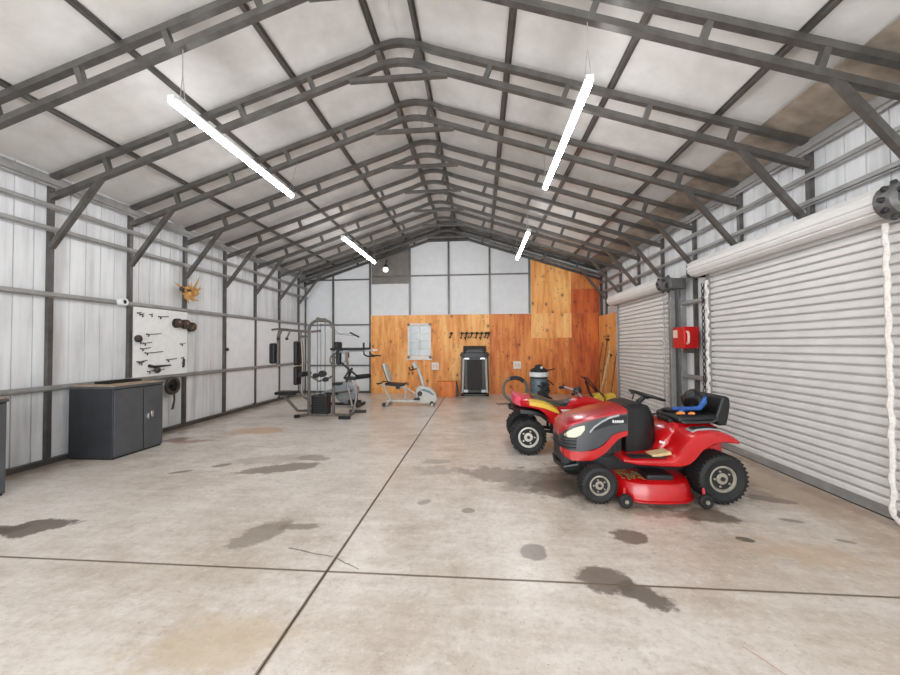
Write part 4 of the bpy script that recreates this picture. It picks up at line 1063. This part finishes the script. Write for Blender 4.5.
tool('pale long pole with hooked top in the tools corner', (3.12, 10.1, 0), (3.50, 10.25, 1.40), 'tan', 'hook', .024)
tool('brown-handled rake nearest the roller door in the tools corner', (3.30, 9.78, 0), (3.545, 9.95, 1.3), 'darkwood', 'rake')
tool('thin pale wooden handle between shovel and rake in the corner', (3.34, 10.36, 0), (3.53, 10.42, 1.2), 'tan', 'top', .013)

# ------------------------------------------------------------------ multi gym
gy = thing('multi_gym', (-3.39, 7.65, 0), 'tall grey multi gym with weight stack and black pads', 'multi gym')
ar = [(-.27, 0, .03), (-.27, 0, 1.82)]+[(-.07+cos(a)*.20, 0, 1.84+sin(a)*.20) for a in [pi-pi/2*i/6 for i in range(7)]]+[(.07+cos(a)*.20, 0, 1.84+sin(a)*.20) for a in [pi/2-pi/2*i/6 for i in range(7)]]+[(.27, 0, 1.82), (.27, 0, .03)]
MB().path(ar, .033, 10).build('arch_frame', 'gym_steel', gy)
MB().bar((-.27, 0, .03), (.27, 0, .03), .06).bar((-.27, 0, .03), (-.44, -.22, .03), .055).bar((.27, 0, .03), (.60, -.02, .03), .055).bar((.62, -.2, .03), (.60, .38, .03), .055).bar((.1, 0, .03), (-.55, .55, .03), .055).build('base_frame', 'gym_steel', gy)
for a, b in (((-.40, -.17, .032), (-.46, -.25, .032)), ((.50, -.28, .032), (.74, -.30, .032)), ((.48, .40, .032), (.84, .44, .032))):
    MB().bar(a, b, .065).build('foot_pad', 'black', gy)
MB().bar((.5, -.28, .03), (.62, -.2, .03), .05).build('base_strut', 'gym_steel', gy)
for x in (-.085, .085): MB().cyl((x, 0, .06), (x, 0, 2.0), .010, n=8).build('guide_rod', 'gym_steel', gy)
ws = MB()
for k in range(10): ws.span((-.15, -.09, .065+k*.037), (.15, .09, .065+k*.037+.034))
ws.build('weight_stack', 'black', gy)
MB().span((-.17, -.11, .055), (-.155, .11, .45)).span((.155, -.11, .055), (.17, .11, .45)).span((-.165, .095, .055), (.165, .11, .45)).build('stack_shroud', 'black', gy)
MB().path([(0, -.02, .42), (0, -.02, 1.98)], .005, 5).path([(0, 0, 2.05), (.3, .3, 1.75), (.55, .5, 1.72)], .004, 5).build('cable', 'black', gy)
MB().span((-.08, -.03, 2.03), (.10, .03, 2.09)).cyl((-.06, -.04, 2.06), (-.06, .04, 2.06), .05, n=12).build('pulley_head', 'gym_steel', gy, bevel=.005)
MB().cyl((-.12, -.05, .86), (-.12, .05, .86), .055, n=14).cyl((.03, -.06, .90), (.03, .06, .90), .07, n=14).cyl((.10, -.05, .78), (.10, .05, .78), .05, n=14).build('pulley', 'black', gy)
MB().bar((-.27, 0, 1.80), (-.95, .08, 1.86), .055).bar((-.27, 0, 1.70), (-.52, .05, 1.70), .05).bar((-.20, -.02, 1.80), (.0, -.05, 1.82), .045).build('top_beam', 'gym_steel', gy)
MB().path([(-1.12, .02, 1.855), (-.98, .04, 1.87), (-.80, .05, 1.86), (-.62, .04, 1.83)], .022, 8).path([(-.85, -.2, 1.66), (-.85, -.05, 1.84)], .017, 6).path([(-.66, -.2, 1.66), (-.66, -.05, 1.84)], .017, 6).build('pull_bar', 'gym_steel', gy)
for q in (-.85, -.66): MB().sphere((q, -.2, 1.65), .034, 8).build('bar_knob', 'black', gy)
MB().path([(-.92, .06, 1.86), (-.97, .05, 1.82), (-.99, .04, 1.70), (-.99, .03, 1.10)], .026, 8).build('pec_arm', 'gym_steel', gy)
MB().span((-1.13, -.08, 1.12), (-1.0, .10, 1.56)).build('pec_pad', 'black_soft', gy, bevel=.035, seg=3)
MB().path([(-.50, .06, 1.82), (-.46, .06, 1.5), (-.44, .06, 1.1), (-.46, .06, .5), (-.40, .05, .4), (-.27, .0, .34)], .028, 8).build('seat_post', 'gym_steel', gy)
MB().span((-.60, -.06, 1.08), (-.51, .18, 1.60)).span((-.60, -.06, .66), (-.51, .18, 1.06)).build('backrest', 'black_soft', gy, bevel=.03, seg=3)
MB().span((-1.0, -.1, .45), (-.56, .22, .52)).build('seat', 'black_soft', gy, bevel=.03, seg=3)
MB().bar((-.46, .06, .46), (-.95, .06, .44), .05).bar((-.88, .06, .44), (-.55, .06, .10), .045).bar((-.55, .06, .10), (-.45, .47, .03), .045).build('seat_frame', 'gym_steel', gy)
for z, x in ((.90, -.36), ):
    MB().cyl((x, -.22, z), (x, .2, z), .055, n=14).build('foam_roller', 'black_soft', gy)
MB().path([(-.30, 0, .92), (-.2, .0, .82), (-.05, 0, .74), (.15, 0, .80), (.26, 0, .86)], .02, 8).build('press_linkage', 'gym_steel', gy)
# dip and knee raise station on the right
MB().span((.36, -.12, 1.10), (.46, .12, 1.40)).build('station_back_pad', 'black_soft', gy, bevel=.03, seg=3)
MB().span((.47, -.10, 1.14), (.56, .10, 1.36)).build('pad_backing', 'silver', gy, bevel=.02)
MB().span((.32, -.12, 1.44), (.42, .12, 1.58)).build('head_pad', 'black_soft', gy, bevel=.02)
for yy in (-.22, .22):
    MB().bar((.26, yy*.3, 1.36), (1.16, yy, 1.40), .035).build('station_arm', 'silver', gy)
    MB().span((.30, yy-.05, 1.40), (.98, yy+.05, 1.455)).build('arm_pad', 'black_soft', gy, bevel=.02, seg=3)
    hg = MB().path([(1.0, yy, 1.40), (1.0, yy, 1.56)], .022, 8).path([(1.0, yy, 1.38), (1.02, yy-.03, 1.31), (1.1, yy-.06, 1.28), (1.26, yy-.08, 1.28)], .016, 8).build('station_handle', 'black', gy)
MB().bar((.27, 0, 1.25), (.40, 0, 1.25), .05).path(arc((.36, -.08, 1.2), .13, 90, 270, 10), .018, 8).build('station_bracket', 'gym_steel', gy)
MB().bar((.46, 0, 1.12), (.80, .0, .84), .035).bar((.66, .05, 1.02), (.52, .1, .72), .035).bar((.50, 0, .80), (.62, 0, .98), .035).build('cross_struts', 'hoist_dk', gy)
MB().span((.55, -.13, .78), (.80, .13, .84)).span((.28, -.12, .66), (.44, .12, .72)).build('curl_seat', 'black_soft', gy, bevel=.02)
MB().cyl((.86, -.2, .85), (1.02, .12, .85), .05, n=14).build('foam_roller', 'black_soft', gy)
MB().path([(.52, .1, .74), (.56, .2, .4), (.60, .3, .05)], .022, 8).path([(.70, .05, .80), (.74, .1, .4), (.62, .2, .05)], .02, 8).build('station_leg', 'chrome', gy)
MB().path([(.3, -.03, 1.75), (.62, .02, 1.75)], .004, 5).path([(.62, .02, 1.78), (.80, .1, 1.68)], .018, 8).build('hanging_grip', 'black', gy)

# silver exercise machine low behind the multi gym
ex = thing('elliptical_trainer', (-3.43, 9.0, 0), 'silver and black exercise machine low behind the multi gym', 'exercise machine')
MB().lathe([(.02, -.09), (.24, -.09), (.28, -.06), (.29, 0), (.28, .06), (.24, .09), (.02, .09)], (.10, 0, .34), 'Y', 24).build('flywheel_cover', 'silver', ex)
MB().rings([[Vector((x, p, e)) for p, e in ((-.10, z0), (-.10, z1), (.10, z1), (.10, z0))] for x, z0, z1 in ((-.62, .22, .30), (-.30, .24, .42), (.05, .26, .56), (.34, .30, .52), (.40, .34, .46))]).build('side_cover', 'silver', ex, bevel=.02, smooth=40)
for yy in (-.16, .16):
    MB().bar((-.55, yy, .26), (.30, yy, .40), .05).build('stride_rail', 'gym_steel', ex)
    MB().span((-.40, yy-.07, .30), (-.05, yy+.07, .345)).build('foot_plate', 'black', ex, bevel=.012)
MB().bar((-.70, 0, .05), (.50, 0, .05), .06).bar((-.66, -.28, .035), (-.66, .28, .035), .07).bar((.46, -.28, .035), (.46, .28, .035), .07).bar((.35, 0, .05), (.35, 0, .34), .06).bar((-.5, 0, .05), (-.5, 0, .26), .05).build('base_frame', 'black', ex)
MB().span((.20, -.20, .10), (.52, -.12, .17)).build('front_foot', 'black', ex, bevel=.01)
MB().path([(.22, 0, .5), (.14, 0, .9), (.10, 0, 1.2)], .03, 8).build('mast', 'gym_steel', ex)
MB().box((.10, 0, 1.26), (.07, .22, .14)).build('console', 'black', ex, bevel=.015)

# ------------------------------------------------------------------ recumbent bike
rbk = thing('recumbent_bike', (-1.8, 9.18, 0), 'pale grey recumbent exercise bike in front of the plywood wall', 'exercise bike')
MB().bar((-.55, 0, .11), (.30, 0, .10), .06, .05).bar((-.50, -.26, .04), (-.50, .26, .04), .05).bar((.62, -.24, .04), (.62, .24, .04), .05).path([(-.55, 0, .11), (-.50, 0, .05)], .03, 8).build('base_frame', 'bike_grey', rbk)
for yy in (-.28, .28): MB().cyl((-.56, yy-.02, .05), (-.56, yy+.02, .05), .05, n=14).build('end_foot', 'black', rbk)
MB().path([(-.46, 0, .12), (-.60, 0, .40), (-.66, 0, .52)], .026, 8).path([(-.10, 0, .11), (-.08, 0, .34), (-.14, 0, .46)], .026, 8).bar((-.72, 0, .52), (-.05, 0, .45), .04).path([(-.14, 0, .46), (.05, 0, .36), (.28, 0, .20)], .022, 8).build('seat_frame', 'bike_grey', rbk)
MB().rings([[Vector((x, p, e)) for p, e in ((-.20, z), (-.20, z+.06), (.20, z+.06), (.20, z))] for x, z in ((-.56, .51), (-.35, .49), (-.16, .48), (-.08, .50))]).build('seat', 'black_soft', rbk, bevel=.02, seg=3, smooth=40)
bb_ = MB().rings([[Vector((x-.03, p*k, z)) for p, z in ((-.19, z_), (.19, z_))]+[Vector((x+.03, p*k, z_)) for p in (.19, -.19)] for x, z_, k in ((-.46, .60, .85), (-.50, .72, 1), (-.57, .92, 1), (-.61, 1.04, .8))]).build('backrest', 'bike_white', rbk, bevel=.02, seg=3, smooth=40)
MB().rings([[Vector((x-.045, p*k, z_)) for p in (-.17, .17)]+[Vector((x-.03, p*k, z_)) for p in (.17, -.17)] for x, z_, k in ((-.46, .58, .85), (-.50, .72, 1), (-.57, .92, 1), (-.61, 1.02, .8))]).build('back_shell', 'black', bb_)
MB().span((-.32, -.03, .40), (-.22, .03, .50)).build('seat_clamp', 'black', rbk)
for yy in (-.24, .24): MB().path([(-.72, yy*.6, .53), (-.74, yy, .56), (-.62, yy, .57)], .016, 8).build('side_handle', 'black', rbk)
MB().prism([(.22, .08), (.18, .30), (.22, .46), (.36, .50), (.55, .44), (.70, .30), (.74, .12), (.66, .05), (.30, .05)], -.10, .10).build('flywheel_housing', 'bike_white', rbk, bevel=.03, seg=3, smooth=50)
MB().prism([(.30, .40), (.42, .42), (.56, .37), (.66, .27), (.62, .26), (.50, .33), (.38, .36)], -.108, .108).build('housing_stripe', 'teal', rbk)
cr = MB().lathe([(.01, -.125), (.06, -.125), (.065, -.1), (.065, .1), (.06, .125), (.01, .125)], (.30, 0, .30), 'Y', 16).bar((.30, -.13, .30), (.24, -.13, .17), .03, .02).bar((.30, .13, .30), (.36, .13, .43), .03, .02).build('crank', 'black', rbk)
for yy, x, z in ((-.18, .24, .17), (.18, .36, .43)): MB().span((x-.07, yy-.05, z-.02), (x+.07, yy+.05, z+.03)).build('pedal', 'black', cr, bevel=.008)
MB().cyl((.60, -.12, .06), (.60, .12, .06), .055, n=14).build('transport_wheel', 'black', rbk)
MB().path([(.38, 0, .48), (.30, 0, .75), (.22, 0, .96)], [.05, .042, .035], 10).build('console_mast', 'bike_grey', rbk)
MB().box((.17, 0, 1.0), (.09, .24, .16), Matrix.Rotation(R(-25), 3, 'Y')).build('console', 'bike_white', rbk, bevel=.02, seg=3)
MB().box((.128, 0, .985), (.02, .18, .10), Matrix.Rotation(R(-25), 3, 'Y')).build('console_screen', 'black', rbk)
MB().path([(.22, 0, .93), (.14, -.1, .90), (.08, -.2, .88), (.05, -.22, .96)], .018, 8).path([(.22, 0, .93), (.14, .1, .90), (.08, .2, .88), (.05, .22, .96)], .018, 8).build('handlebar', 'black', rbk)

# ------------------------------------------------------------------ folded treadmill
td = thing('folded_treadmill', (-.165, 11.0, 0), 'black treadmill folded upright against the plywood wall', 'treadmill')
MB().span((-.41, -.16, .0), (.41, .30, .07)).build('base', 'tread_black', td, bevel=.015)
for s in (-1, 1):
    MB().rings([[Vector((s*a, y0_, z)), Vector((s*(a-.07), y0_, z)), Vector((s*(a-.07), y0_+.10, z)), Vector((s*a, y0_+.10, z))] for a, y0_, z in ((.40, -.13, .08), (.375, -.10, .60), (.36, -.07, 1.12))]).build('side_rail', 'tread_frame', td, bevel=.012)
    MB().cyl((s*.30, -.17, .045), (s*.38, -.17, .045), .04, n=12).build('transport_wheel', 'rubber', td)
    MB().bar((s*.40, .16, .07), (s*.38, .20, 1.28), .06, .07, (0, 1, 0)).build('upright', 'tread_black', td)
    MB().rings([[Vector((s*a, -.14, z)) for a in (.19, .33)]+[Vector((s*a, -.07, z)) for a in (.33, .19)] for z in (.10, .15, .19)]).build('roller_cap', 'silver', td, bevel=.01)
    MB().span((s*.17, -.135, 1.085), (s*.29, -.10, 1.115)).build('grip_sensor', 'chrome', td)
MB().span((-.305, -.085, .09), (.305, -.01, 1.12)).build('deck', 'tread_black', td, bevel=.01)
MB().span((-.22, -.10, .13), (.22, -.083, 1.06)).build('belt', 'belt', td, bevel=.004)
MB().bar((-.24, -.10, .145), (.24, -.10, .145), .05).build('rear_roller', 'tread_black', td)
MB().rings([[Vector((x, -.16+.06*abs(x)/.42, z0)), Vector((x, -.16+.06*abs(x)/.42, z1)), Vector((x, .22, z1)), Vector((x, .22, z0))] for x, z0, z1 in ((-.43, 1.18, 1.23), (-.36, 1.14, 1.25), (-.24, 1.11, 1.27), (.24, 1.11, 1.27), (.36, 1.14, 1.25), (.43, 1.18, 1.23))]).build('handle_bar', 'tread_black', td, bevel=.012)
MB().box((0, .12, 1.365), (.68, .05, .21), Matrix.Rotation(R(-14), 3, 'X')).build('console', 'belt', td, bevel=.015)
MB().prism([(-.28, 1.27), (.28, 1.27), (.20, 1.36), (-.20, 1.36)], .06, .085).build('console_screen', 'tread_black', td)
bx = thing('plywood_box', (-.97, 10.78, 0), 'low plywood box standing left of the folded treadmill', 'box')
bm_ = mat_ply('plywood_box_faces', (206, 124, 62), (184, 96, 44), 41.3)
MB().span((-.28, -.15, 0), (.26, .17, .44)).build('box_body', bm_, bx, bevel=.004)
MB().prism([(.262, 0), (.34, 0), (.275, .44), (.262, .44)], -.15, .17).build('end_board', 'spool', bx)
